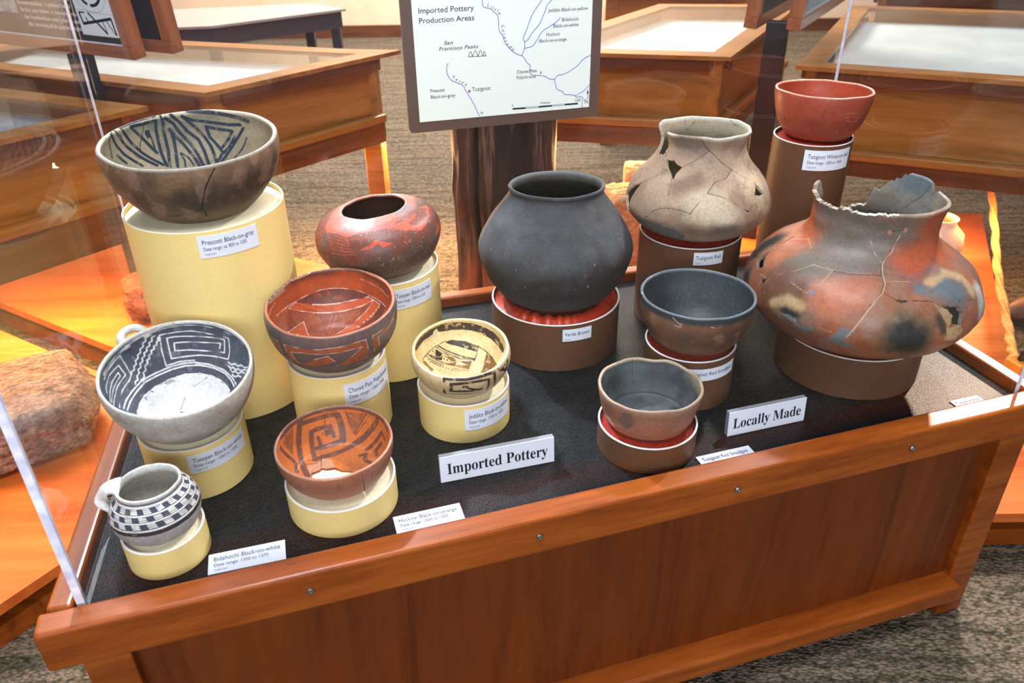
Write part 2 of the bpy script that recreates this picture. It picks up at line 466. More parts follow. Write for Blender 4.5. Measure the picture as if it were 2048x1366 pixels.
   ('p','red',0,[-894,-104,-913,-138,-902,-379,-849,-410,-726,-636,-569,-803,-527,-790,-674,-634,-669,-602,-588,-637,-427,-760,-290,-873,-203,-870,-422,-694,-589,-596]),
   ('p','red',0,[214,-862,432,-846,631,-686,380,-813,359,-796,582,-671,781,-430,737,-466,513,-667,499,-646,559,-556,783,-263,816,-135,865,-247,825,21,790,-175,698,-357,507,-544,436,-648,303,-764]),
   ('p','red',0,[-216,-685,-20,-783,172,-714,38,-717,-1,-749,-119,-708]),
   ('p','red',0,[693,15,679,6,628,-172,555,-327,652,-251]),
   ('p','red',0,[-368,-921,-227,-966,252,-943,47,-932,-208,-875]),
   ('l','red',13,[-821,-145,-671,-538,-447,-688]),
   ('l','red',13,[-774,-286,-597,-580,-408,-688]),
   ('l','red',13,[-713,-376,-537,-600,-377,-684]),
   ('l','red',13,[-654,-433,-490,-607,-349,-678]),
   ('l','red',13,[-602,-465,-449,-605,-326,-669]),
   ('l','red',13,[-558,-482,-418,-597,-304,-659]),
   ('l','red',13,[-519,-487,-390,-585,-286,-647]),
   ('l','red',13,[-486,-484,-367,-569,-269,-635]),
   ('l','red',13,[-382,-689,-169,-843,193,-910]),
   ('l','red',13,[-340,-713,-113,-854,206,-888]),
   ('l','red',13,[-297,-734,-57,-862,219,-868]),
   ('l','red',13,[-254,-751,0,-865,228,-847]),
   ('l','red',13,[-211,-766,58,-863,237,-828]),
   ('l','red',13,[-165,-776,114,-858,245,-809]),
   ('l','red',13,[-121,-783,172,-847,252,-791]),
   ('l','red',13,[-76,-788,227,-832,259,-773]),
   ('l','red',12,[749,213,729,-283,567,-458]),
   ('l','red',12,[745,188,704,-288,544,-451]),
   ('l','red',12,[741,164,683,-283,523,-440]),
   ('l','red',12,[737,135,663,-270,504,-424]),
   ('l','red',12,[730,116,645,-248,488,-403]),
   ('l','grey',13,[411,-790,633,-649]),
   ('l','grey',13,[459,-763,673,-600]),
   ('l','grey',13,[506,-732,708,-549]),
   ('l','grey',13,[552,-696,738,-496]),
   ('l','grey',13,[594,-657,764,-439]),
   ('l','grey',13,[-644,-633,-394,-884]),
   ('l','grey',13,[-618,-642,-372,-875]),
   ('l','grey',13,[-593,-649,-352,-866]),
   ('l','grey',13,[-570,-654,-335,-855]),
  ],
 },
 'big': {
  'out': [
   ('b','greybrown',560,[-575,-774,-281,-899,95,-924,399,-822]),
   ('b','greybrown',300,[-310,-663,-86,-756]),
   ('b','greybrown',420,[-374,-768,105,-810,-124,-792]),
   ('b','greybrown',260,[-454,-584,-465,-490,-286,-656]),
   ('b','black',340,[-614,-114,-693,-111]),
   ('b','black',200,[-513,-199]),
   ('b','brown',400,[-424,-455,-317,-519,-383,-404]),
   ('b','olive',300,[-275,-470]),
   ('b','black',220,[-271,-468,-245,-471]),
   ('b','tan',120,[-331,-422,-296,-484,-226,-516]),
   ('b','olive',620,[229,-473]),
   ('b','black',440,[222,-476,246,-440]),
   ('b','slate',440,[539,-452,557,-356]),
   ('b','tan',130,[477,-538,629,-404,653,-240,598,-221]),
   ('b','slate',220,[383,-662,609,-488]),
   ('b','slate',180,[391,-570]),
   ('b','white',220,[603,-115,527,-128]),
   ('b','dark',100,[385,-442,369,-390]),
   ('b','pinkish',440,[-16,-660,-132,-612]),
   ('b','red',340,[-719,-365,-813,-294]),
   ('b','red',400,[794,-479,800,-315,468,-653]),
   ('p','grey',0,[-24,-536,13,-542,31,-530,-6,-495,35,-442,-14,-456,-65,-459,-50,-498]),
   ('p','grey',0,[-284,-426,-253,-453,-217,-470,-187,-458,-123,-495,-149,-444,-215,-452]),
   ('p','grey',0,[-248,-561,-237,-587,-212,-593,-205,-577]),
   ('p','tan',0,[403,-489,438,-435,442,-380,398,-377,442,-321,438,-291,390,-304,353,-356,399,-396,400,-445]),
   ('l','cream',26,[375,-833,298,-799,181,-779,170,-734,179,-692,149,-659,84,-616,46,-571,22,-537,0,-502]),
   ('l','cream',12,[29,-882,98,-835,181,-779]),
   ('l','cream',12,[-776,-388,-648,-487,-537,-582]),
   ('l','cream',12,[-53,-478,-62,-509,-116,-500]),
   ('l','crack',12,[364,-836,285,-801,172,-779,164,-735,173,-693,143,-660,80,-617]),
   ('l','crack',12,[166,-655,224,-610,327,-560,400,-504,442,-436]),
   ('l','crack',12,[-214,-700,-69,-733,47,-744,169,-730]),
   ('l','crack',12,[517,-354,560,-243,556,-41]),
   ('l','cream',10,[-214,-700,-216,-628,-248,-561,-341,-526,-445,-451,-538,-330]),
   ('l','cream',10,[-711,-302,-652,-489]),
   ('l','cream',10,[175,-701,271,-673,366,-625]),
   ('l','cream',10,[-214,-700,-366,-631,-404,-546,-439,-462]),
   ('l','cream',10,[-492,-335,-447,-401,-394,-382]),
   ('l','crack',22,[224,-610,274,-588]),
   ('l','crack',22,[-677,-270,-729,-265]),
   ('l','pinkdot',70,[248,-893,253,-890]),
   ('l','pinkdot',70,[440,-829,443,-826]),
   ('l','crack',12,[271,-888,415,-839]),
   ('h','',0,[426,-457,495,-360,488,-323,443,-314,417,-371,445,-384,444,-423]),
   ('h','',0,[-579,-232,-619,-266,-529,-328,-526,-289]),
   ('h','',0,[-471,-351,-450,-394,-438,-342]),
   ('h','',0,[231,-610,274,-588,241,-597]),
  ],
  'in': [
   ('b','slate',300,[400,887,697,686]),
   ('l','crack',12,[346,778,449,777,653,682,743,657]),
  ],
 },
 'tuz_rear': {
  'out': [
   ('b','grey',260,[-393,-865,-114,-935]),
   ('b','tanlight',400,[73,-596,204,-467]),
   ('b','brownish',220,[-214,-662,-53,-737]),
   ('b','grey',200,[135,-442,229,-404]),
   ('p','greysherd',0,[-418,-169,-320,-346,-214,-412,-112,-434,-43,-393,-76,-292,-168,-275,-231,-238,-291,-186,-357,-161]),
   ('l','crack',12,[-44,-985,56,-935,201,-885,383,-754,493,-629]),
   ('l','crack',12,[493,-629,364,-664,195,-707,102,-665,9,-605,-38,-551,-94,-471]),
   ('l','crack',12,[102,-661,230,-601,318,-510,370,-404]),
   ('l','crack',12,[-350,-644,-266,-583,-200,-521,-151,-437]),
   ('l','crack',12,[-311,-365,-296,-439,-254,-493,-184,-536,-122,-550,-38,-551]),
   ('l','crack',12,[755,16,601,-342]),
   ('l','crack',12,[518,-366,379,-393]),
   ('l','crack',12,[-685,-219,-489,-597]),
   ('l','crack',9,[144,-907,-119,-846,-309,-745]),
   ('l','crack',9,[493,-629,575,-462,593,-340]),
   ('l','crack',9,[-558,-332,-532,-469,-489,-597]),
   ('l','crack',22,[368,-417,381,-395]),
   ('h','',0,[-610,-564,-491,-678,-308,-747,-340,-689,-322,-652,-438,-638,-530,-593]),
   ('h','',0,[-559,-344,-512,-280,-457,-230,-416,-170,-426,-164,-476,-111,-526,-58,-573,-202]),
   ('h','',0,[599,-342,570,-238,504,-373]),
   ('h','',0,[-984,176,-979,204,-785,-619,-795,-454,-643,-535,-815,-408,-876,-220]),
  ],
  'in': [
   ('l','crack',12,[-526,826,-448,806,-265,930]),
   ('l','crack',12,[564,816,701,659,850,527]),
  ],
 },
 'white_on_red': {
  'out': [
   ('l','white',14,[382,-661,580,-479]),
   ('l','white',14,[418,-577,543,-439]),
   ('l','white',10,[339,-728,503,-641,638,-474]),
   ('l','white',10,[873,-382,659,-429,508,-456,375,-422]),
   ('l','white',10,[798,-436,570,-433,336,-430]),
   ('l','white',10,[359,-663,262,-485]),
   ('l','white',10,[-783,-481,-520,-508,-352,-472]),
   ('l','white',10,[458,-688,460,-659]),
   ('l','white',10,[529,-635,528,-605]),
   ('l','white',10,[598,-562,596,-527]),
   ('l','crack',11,[40,-999,64,-842,46,-748]),
  ],
 },
 'smudged_mid': {
  'out': [
   ('l','pale',14,[-351,-894,-187,-877,-221,-975]),
   ('l','pale',14,[-285,-830,-181,-858]),
   ('l','pale',14,[250,-872,287,-849]),
   ('l','pale',50,[-969,-246,-960,-280]),
  ],
 },
 'smudged_front': {
  'out': [
   ('p','pale',0,[-589,-281,-549,-446,-468,-462,-384,-428,-455,-332,-509,-246]),
  ],
  'in': [
   ('l','crack',9,[-423,894,-345,747,-273,596,-224,411]),
  ],
 },
}

# ---------------------------------------------------------------- helpers
WM = {}


def lin(c):
    """sRGB 0-255 -> linear"""
    c = np.asarray(c, float) / 255.0
    return np.where(c <= .04045, c / 12.92, ((c + .055) / 1.055) ** 2.4)


def rgba(c):
    return tuple(float(q) for q in lin(c)) + (1.0,)


def link(o, parent=None, mat=None):
    col.objects.link(o)
    W = mat if mat is not None else Matrix.Identity(4)
    if parent is not None:
        o.parent = parent
        o.matrix_parent_inverse = WM[parent].inverted()
    o.matrix_basis = W
    WM[o] = W
    return o


def mesh_obj(name, verts, faces, material=None, parent=None, mat=None, smooth=False):
    me = bpy.data.meshes.new(name)
    me.from_pydata([tuple(v) for v in verts], [], [tuple(f) for f in faces])
    if smooth:
        me.polygons.foreach_set('use_smooth', [True] * len(me.polygons))
    me.update()
    if material:
        me.materials.append(material)
    return link(bpy.data.objects.new(name, me), parent, mat)


def bm_obj(name, bm, material=None, parent=None, mat=None, smooth=False):
    bmesh.ops.recalc_face_normals(bm, faces=bm.faces)
    me = bpy.data.meshes.new(name)
    bm.to_mesh(me)
    bm.free()
    if smooth:
        me.polygons.foreach_set('use_smooth', [True] * len(me.polygons))
    if material:
        me.materials.append(material)
    return link(bpy.data.objects.new(name, me), parent, mat)


def tag(o, label, cat, group=None):
    o['label'] = label
    o['category'] = cat
    if group:
        o['group'] = group
    return o


def struct(o):
    o['kind'] = 'structure'
    return o


def thing(name, loc, label, cat, group=None, rz=0):
    o = bpy.data.objects.new(name, None)
    o.empty_display_size = .05
    link(o, None, Matrix.Translation(loc) @ Matrix.Rotation(rz, 4, 'Z'))
    return tag(o, label, cat, group)


def frame(origin, xdir, up=(0, 0, 1)):
    """matrix with local X along xdir, Z as near up as possible"""
    x = Vector(xdir).normalized()
    y = Vector(up).cross(x).normalized()
    z = x.cross(y)
    m = Matrix((x, y, z)).transposed().to_4x4()
    m.translation = origin
    return m


def box(name, size, mat4, material, parent=None, bevel=0.0, seg=2, centre=(0, 0, 0)):
    bm = bmesh.new()
    bmesh.ops.create_cube(bm, size=1.0)
    for v in bm.verts:
        v.co = Vector((v.co.x * size[0] + centre[0], v.co.y * size[1] + centre[1], v.co.z * size[2] + centre[2]))
    if bevel:
        bmesh.ops.bevel(bm, geom=bm.edges[:], offset=bevel, segments=seg, affect='EDGES', profile=.5)
    return bm_obj(name, bm, material, parent, mat4, smooth=False)


def bar(name, A, B, w, h, material, parent=None, bevel=.002, seg=2, yoff=0.0, up=(0, 0, 1)):
    """a beam from A to B (metres), w across, h high, centred on the line"""
    A, B = Vector(A), Vector(B)
    return box(name, ((B - A).length, w, h), frame((A + B) / 2, B - A, up), material, parent, bevel, seg, (0, yoff, 0))


def prism(name, poly, z0, z1, material, parent=None, bevel=0.0, hole=None):
    """vertical prism over polygon (layout units), optional hole polygon with the same number of corners"""
    c = np.mean(np.array(poly), axis=0)
    o = U(c[0], c[1], z0)
    bm = bmesh.new()

    def P(p, z):
        return bm.verts.new(U(p[0], p[1], z) - o)
    n = len(poly)
    a = [P(p, z0) for p in poly]
    b = [P(p, z1) for p in poly]
    if hole is None:
        bm.faces.new(a[::-1])
        bm.faces.new(b)
        for i in range(n):
            bm.faces.new((a[i], a[(i + 1) % n], b[(i + 1) % n], b[i]))
    else:
        c_ = [P(p, z0) for p in hole]
        d = [P(p, z1) for p in hole]
        for i in range(n):
            j = (i + 1) % n
            bm.faces.new((a[i], a[j], b[j], b[i]))
            bm.faces.new((b[i], b[j], d[j], d[i]))
            bm.faces.new((d[i], d[j], c_[j], c_[i]))
            bm.faces.new((c_[i], c_[j], a[j], a[i]))
    if bevel:
        bmesh.ops.bevel(bm, geom=[e for e in bm.edges if len(e.link_faces) == 2 and e.calc_face_angle(0) > .6], offset=bevel, segments=2, affect='EDGES')
    return bm_obj(name, bm, material, parent, Matrix.Translation(o))


def inset(poly, d):
    P = np.array(poly, float)
    n = len(P)
    area = sum(P[i][0] * P[(i + 1) % n][1] - P[(i + 1) % n][0] * P[i][1] for i in range(n))
    s = 1 if area > 0 else -1
    out = []
    for i in range(n):
        a, b, c = P[i - 1], P[i], P[(i + 1) % n]
        u, v = (b - a) / np.linalg.norm(b - a), (c - b) / np.linalg.norm(c - b)
        n1, n2 = s * np.array([-u[1], u[0]]), s * np.array([-v[1], v[0]])
        m = (n1 + n2) / max(.3, 1 + n1 @ n2)
        out.append(tuple(b + m * d))
    return out


def lathe(name, prof, material, parent=None, mat=None, n=64, smooth=True, cap=False):
    V, F = [], []
    for r, z in prof:
        for k in range(n):
            a = 2 * math.pi * k / n
            V.append((r * math.cos(a), r * math.sin(a), z))
    m = len(prof)
    for i in range(m - 1):
        for k in range(n):
            k2 = (k + 1) % n
            F.append((i * n + k, i * n + k2, (i + 1) * n + k2, (i + 1) * n + k))
    if cap:
        F.append(tuple(range((m - 1) * n, m * n)))
    return mesh_obj(name, V, F, material, parent, mat, smooth)


def tube(name, pts, radii, material, parent=None, n=12, flat=1.0):
    """tapered tube along points (metres, world)"""
    pts = [Vector(p) for p in pts]
    o = pts[0].copy()
    V, F = [], []
    ref = Vector((0, 0, 1))
    for i, p in enumerate(pts):
        t = (pts[min(i + 1, len(pts) - 1)] - pts[max(i - 1, 0)]).normalized()
        a = t.cross(ref)
        if a.length < .05:
            a = t.cross(Vector((1, 0, 0)))
        a.normalize()
        b = t.cross(a).normalized()
        r = radii[i] if hasattr(radii, '__len__') else radii
        for k in range(n):
            q = 2 * math.pi * k / n
            V.append(p - o + a * r * math.cos(q) + b * r * flat * math.sin(q))
    for i in range(len(pts) - 1):
        for k in range(n):
            k2 = (k + 1) % n
            F.append((i * n + k, i * n + k2, (i + 1) * n + k2, (i + 1) * n + k))
    F.append(tuple(range(n))[::-1])
    F.append(tuple(range((len(pts) - 1) * n, len(pts) * n)))
    return mesh_obj(name, V, F, material, parent, Matrix.Translation(o), True)


# ---------------------------------------------------------------- materials
def new_mat(name):
    m = bpy.data.materials.new(name)
    m.use_nodes = True
    nt = m.node_tree
    return m, nt, nt.nodes['Principled BSDF']


def N(nt, kind, **kw):
    n = nt.nodes.new(kind)
    for k, v in kw.items():
        if k in n.inputs:
            n.inputs[k].default_value = v
        else:
            setattr(n, k, v)
    return n


def ramp(nt, fac, stops):
    r = nt.nodes.new('ShaderNodeValToRGB')
    e = r.color_ramp.elements
    while len(e) > 1:
        e.remove(e[-1])
    e[0].position, e[0].color = stops[0][0], rgba(stops[0][1])
    for p, c in stops[1:]:
        q = e.new(p)
        q.color = rgba(c)
    nt.links.new(fac, r.inputs[0])
    return r.outputs[0]


def bump(nt, bsdf, height, strength=.3, dist=.002):
    b = nt.nodes.new('ShaderNodeBump')
    b.inputs['Strength'].default_value = strength
    b.inputs['Distance'].default_value = dist
    nt.links.new(height, b.inputs['Height'])
    nt.links.new(b.outputs[0], bsdf.inputs['Normal'])


def plain(name, c, rough=.6, metal=0.0, noise=0.0, nscale=60, spec=.5, bmp=0.0):
    m, nt, b = new_mat(name)
    b.inputs['Roughness'].default_value = rough
    b.inputs['Metallic'].default_value = metal
    b.inputs['Specular IOR Level'].default_value = spec
    b.inputs['Base Color'].default_value = rgba(c)
    tc = N(nt, 'ShaderNodeTexCoord')
    nz = N(nt, 'ShaderNodeTexNoise', Scale=nscale, Detail=4.0)
    nt.links.new(tc.outputs['Object'], nz.inputs['Vector'])
    if noise:
        lo = tuple(max(0, q * (1 - noise)) for q in c)
        hi = tuple(min(255, q * (1 + noise)) for q in c)
        nt.links.new(ramp(nt, nz.outputs['Fac'], [(.3, lo), (.7, hi)]), b.inputs['Base Color'])
    if bmp:
        bump(nt, b, nz.outputs['Fac'], bmp)
    return m


def wood(name, dark, mid, light, rough=.32, grain=1.0, seed=0.0, coat=.25):
    """grain runs along the object's local X"""
    m, nt, b = new_mat(name)
    tc = N(nt, 'ShaderNodeTexCoord')
    mp = N(nt, 'ShaderNodeMapping')
    mp.inputs['Scale'].default_value = (1.6 * grain, 16 * grain, 16 * grain)
    mp.inputs['Location'].default_value = (seed, seed * 1.7, seed * .3)
    nt.links.new(tc.outputs['Object'], mp.inputs['Vector'])
    n1 = N(nt, 'ShaderNodeTexNoise', Scale=1.0, Detail=6.0, Roughness=.62, Distortion=1.2)
    n2 = N(nt, 'ShaderNodeTexNoise', Scale=7.0, Detail=5.0, Roughness=.7)
    nt.links.new(mp.outputs[0], n1.inputs['Vector'])
    nt.links.new(mp.outputs[0], n2.inputs['Vector'])
    mx = N(nt, 'ShaderNodeMath', operation='MULTIPLY_ADD')
    nt.links.new(n2.outputs['Fac'], mx.inputs[0])
    mx.inputs[1].default_value = .35
    nt.links.new(n1.outputs['Fac'], mx.inputs[2])
    nt.links.new(ramp(nt, mx.outputs[0], [(.42, dark), (.62, mid), (.88, light)]), b.inputs['Base Color'])
    b.inputs['Roughness'].default_value = rough
    b.inputs['Coat Weight'].default_value = coat
    b.inputs['Specular IOR Level'].default_value = .3
    b.inputs['Coat Roughness'].default_value = .18
    bump(nt, b, n2.outputs['Fac'], .08, .001)
    return m


def acrylic(name, tint=(1, 1, 1), base=.04, haze=0.0):
    m = bpy.data.materials.new(name)
    m.use_nodes = True
    nt = m.node_tree
    nt.nodes.clear()
    out = N(nt, 'ShaderNodeOutputMaterial')
    geo = N(nt, 'ShaderNodeNewGeometry')
    dot = N(nt, 'ShaderNodeVectorMath', operation='DOT_PRODUCT')
    nt.links.new(geo.outputs['Normal'], dot.inputs[0])
    nt.links.new(geo.outputs['Incoming'], dot.inputs[1])
    ab = N(nt, 'ShaderNodeMath', operation='ABSOLUTE')
    nt.links.new(dot.outputs['Value'], ab.inputs[0])
    om = N(nt, 'ShaderNodeMath', operation='SUBTRACT')
    om.inputs[0].default_value = 1.0
    nt.links.new(ab.outputs[0], om.inputs[1])
    pw = N(nt, 'ShaderNodeMath', operation='POWER')
    nt.links.new(om.outputs[0], pw.inputs[0])
    pw.inputs[1].default_value = 5.0
    ma = N(nt, 'ShaderNodeMath', operation='MULTIPLY_ADD')
    nt.links.new(pw.outputs[0], ma.inputs[0])
    ma.inputs[1].default_value = (1 - base) * .55
    ma.inputs[2].default_value = base
    tr = N(nt, 'ShaderNodeBsdfTransparent')
    tr.inputs[0].default_value = tuple(tint) + (1,)
    gl = N(nt, 'ShaderNodeBsdfGlossy')
    gl.inputs['Roughness'].default_value = .01
    mix = N(nt, 'ShaderNodeMixShader')
    nt.links.new(ma.outputs[0], mix.inputs[0])
    nt.links.new(tr.outputs[0], mix.inputs[1])
    nt.links.new(gl.outputs[0], mix.inputs[2])
    last = mix.outputs[0]
    if haze:
        df = N(nt, 'ShaderNodeBsdfTranslucent')
        df.inputs[0].default_value = (.8, .85, 1, 1)
        m2 = N(nt, 'ShaderNodeMixShader')
        m2.inputs[0].default_value = haze
        nt.links.new(last, m2.inputs[1])
        nt.links.new(df.outputs[0], m2.inputs[2])
        last = m2.outputs[0]
    nt.links.new(last, out.inputs[0])
    return m


def carpet():
    m, nt, b = new_mat('loop_carpet')
    tc = N(nt, 'ShaderNodeTexCoord')
    mp = N(nt, 'ShaderNodeMapping')
    mp.inputs['Rotation'].default_value = (0, 0, .35)
    mp.inputs['Scale'].default_value = (1.0, 1.75, 1.0)
    nt.links.new(tc.outputs['Object'], mp.inputs['Vector'])
    v = N(nt, 'ShaderNodeTexVoronoi', Scale=105.0)
    nt.links.new(mp.outputs[0], v.inputs['Vector'])
    mp2 = N(nt, 'ShaderNodeMapping')
    mp2.inputs['Rotation'].default_value = (0, 0, .35)
    mp2.inputs['Scale'].default_value = (1.5, 22.0, 1.0)
    nt.links.new(tc.outputs['Object'], mp2.inputs['Vector'])
    st = N(nt, 'ShaderNodeTexNoise', Scale=1.6, Detail=3.0)
    nt.links.new(mp2.outputs[0], st.inputs['Vector'])
    big = N(nt, 'ShaderNodeTexNoise', Scale=40.0, Detail=3.0)
    nt.links.new(mp.outputs[0], big.inputs['Vector'])
    ad = N(nt, 'ShaderNodeMath', operation='ADD')
    nt.links.new(st.outputs['Fac'], ad.inputs[0])
    nt.links.new(big.outputs['Fac'], ad.inputs[1])
    base = ramp(nt, ad.outputs[0], [(.75, (80, 77, 65)), (1.0, (106, 97, 84)), (1.25, (130, 116, 102))])
    edge = ramp(nt, v.outputs['Distance'], [(.25, (255, 255, 255)), (.85, (150, 150, 140))])
    mu = N(nt, 'ShaderNodeMix', data_type='RGBA', blend_type='MULTIPLY')
    mu.inputs['Factor'].default_value = 1.0
    nt.links.new(base, mu.inputs['A'])
    nt.links.new(edge, mu.inputs['B'])
    nt.links.new(mu.outputs['Result'], b.inputs['Base Color'])
    b.inputs['Roughness'].default_value = .95
    b.inputs['Specular IOR Level'].default_value = .1
    inv = N(nt, 'ShaderNodeMath', operation='SUBTRACT')
    inv.inputs[0].default_value = 1.0
    nt.links.new(v.outputs['Distance'], inv.inputs[1])
    bump(nt, b, inv.outputs[0], .9, .004)
    return m


def felt():
    m, nt, b = new_mat('black_felt')
    tc = N(nt, 'ShaderNodeTexCoord')
    a = N(nt, 'ShaderNodeTexNoise', Scale=520.0, Detail=2.0)
    nt.links.new(tc.outputs['Object'], a.inputs['Vector'])
    nt.links.new(ramp(nt, a.outputs['Fac'], [(.35, (6, 8, 11)), (.55, (12, 16, 20)), (.78, (36, 46, 54))]), b.inputs['Base Color'])
    b.inputs['Roughness'].default_value = .44
    sp = ramp(nt, a.outputs['Fac'], [(.35, (84, 84, 84)), (.65, (132, 132, 132))])
    nt.links.new(sp, b.inputs['Specular IOR Level'])
    bump(nt, b, a.outputs['Fac'], .5, .001)
    return m


def pottery(name, rough=.6, spec=.35, bmp=.25, scale=220):
    """painted clay: colours come with the mesh; fine grit and tiny pits from noise"""
    m, nt, b = new_mat(name)
    at = N(nt, 'ShaderNodeAttribute', attribute_name='clay')
    tc = N(nt, 'ShaderNodeTexCoord')
    nz = N(nt, 'ShaderNodeTexNoise', Scale=float(scale), Detail=5.0, Roughness=.65)
    nt.links.new(tc.outputs['Object'], nz.inputs['Vector'])
    g = ramp(nt, nz.outputs['Fac'], [(.25, (206, 206, 206)), (.5, (236, 236, 236)), (.75, (255, 255, 255))])
    mu = N(nt, 'ShaderNodeMix', data_type='RGBA', blend_type='MULTIPLY')
    mu.inputs['Factor'].default_value = 1.0
    nt.links.new(at.outputs['Color'], mu.inputs['A'])
    nt.links.new(g, mu.inputs['B'])
    nt.links.new(mu.outputs['Result'], b.inputs['Base Color'])
    b.inputs['Roughness'].default_value = rough
    b.inputs['Specular IOR Level'].default_value = spec
    bump(nt, b, nz.outputs['Fac'], bmp, .0012)
    return m


def stone(name, c0, c1, c2, scale=40):
    m, nt, b = new_mat(name)
    tc = N(nt, 'ShaderNodeTexCoord')
    nz = N(nt, 'ShaderNodeTexNoise', Scale=float(scale), Detail=8.0, Roughness=.7)
    vo = N(nt, 'ShaderNodeTexVoronoi', Scale=scale * 2.2)
    nt.links.new(tc.outputs['Object'], nz.inputs['Vector'])
    nt.links.new(tc.outputs['Object'], vo.inputs['Vector'])
    nt.links.new(ramp(nt, nz.outputs['Fac'], [(.3, c0), (.5, c1), (.72, c2)]), b.inputs['Base Color'])
    b.inputs['Roughness'].default_value = .9
    b.inputs['Specular IOR Level'].default_value = .2
    ad = N(nt, 'ShaderNodeMath', operation='ADD')
    nt.links.new(nz.outputs['Fac'], ad.inputs[0])
    nt.links.new(vo.outputs['Distance'], ad.inputs[1])
    bump(nt, b, ad.outputs[0], .9, .01)
    return m


W_CASE = wood('cherry_wood', (92, 40, 9), (130, 62, 17), (158, 84, 28), .34, 1.0, 0.0, .08)
W_PANEL = wood('cherry_veneer', (72, 30, 9), (100, 45, 14), (114, 54, 18), .40, .8, 3.1, .03)
W_CAB = wood('cabinet_wood', (98, 58, 20), (138, 88, 34), (164, 110, 50), .34, .7, 5.3)
W_CABD = wood('cabinet_wood_dark', (62, 32, 16), (86, 46, 22), (110, 64, 32), .34, .8, 7.7)
W_PLAT = wood('platform_wood', (150, 64, 20), (182, 88, 34), (204, 112, 52), .42, .5, 9.2, 0)
W_SIGN = wood('walnut_frame', (98, 54, 32), (136, 82, 50), (164, 104, 66), .4, 1.3, 2.2)
FELT = felt()
ACR = acrylic('acrylic_sheet', (.985, .99, 1.0), .035)
GLASS = acrylic('cabinet_glass', (.96, .98, .98), .06)
EDGE = plain('acrylic_edge_glow', (214, 216, 250), .35, noise=.12, nscale=40)  # pale blue stands in for light glowing in the acrylic edges
CARPET = carpet()
YDRUM = plain('yellow_card', (240, 214, 138), .62, noise=.02, nscale=300, bmp=.05, spec=.3)
YPAD = plain('cream_cloth', (246, 238, 206), .85, noise=.03, nscale=200, bmp=.15, spec=.1)
BDRUM = plain('brown_card', (96, 64, 44), .5, noise=.04, nscale=200, bmp=.04, spec=.35)
RPAD = plain('red_velvet', (150, 34, 20), .8, noise=.12, nscale=160, bmp=.2, spec=.2)
RSATIN = plain('rust_satin', (186, 50, 16), .38, noise=.06, nscale=30, spec=.5)
WEDGE = plain('white_board_edge', (246, 246, 246), .6)
PAPER = plain('label_paper', (226, 232, 244), .7, spec=.2)
INK = plain('label_ink', (52, 58, 84), .8, spec=.1)
INKL = plain('glare_paled_ink', (70, 74, 96), .8, spec=.1)  # ink paled to imitate reflections over the lying cards
INKB = plain('sign_ink', (22, 26, 40), .8, spec=.1)
GREYB = plain('grey_board_edge', (120, 122, 128), .7)
STEEL = plain('steel_screw', (168, 168, 170), .32, 1.0, noise=.1, nscale=500)
BLACK = plain('black_metal', (26, 28, 34), .45, noise=.1, nscale=20)
DARKP = plain('dark_backing', (34, 30, 34), .5)

# ---------------------------------------------------------------- pots
def seg_dist(P, A, B):
    """distance of points P (n,3) to segment AB"""
    d = B - A
    L = (d * d).sum()
    t = np.clip(((P - A) @ d) / (L + 1e-12), 0, 1)
    return np.linalg.norm(P - (A + t[:, None] * d), axis=1)


def in_poly(X, Y, poly):
    c = np.zeros(X.shape, bool)
    n = len(poly)
    for i in range(n):
        x1, y1 = poly[i]
        x2, y2 = poly[(i + 1) % n]
        if y1 == y2:
            continue
        k = ((y1 > Y) != (y2 > Y)) & (X < (x2 - x1) * (Y - y1) / (y2 - y1) + x1)
        c ^= k
    return c


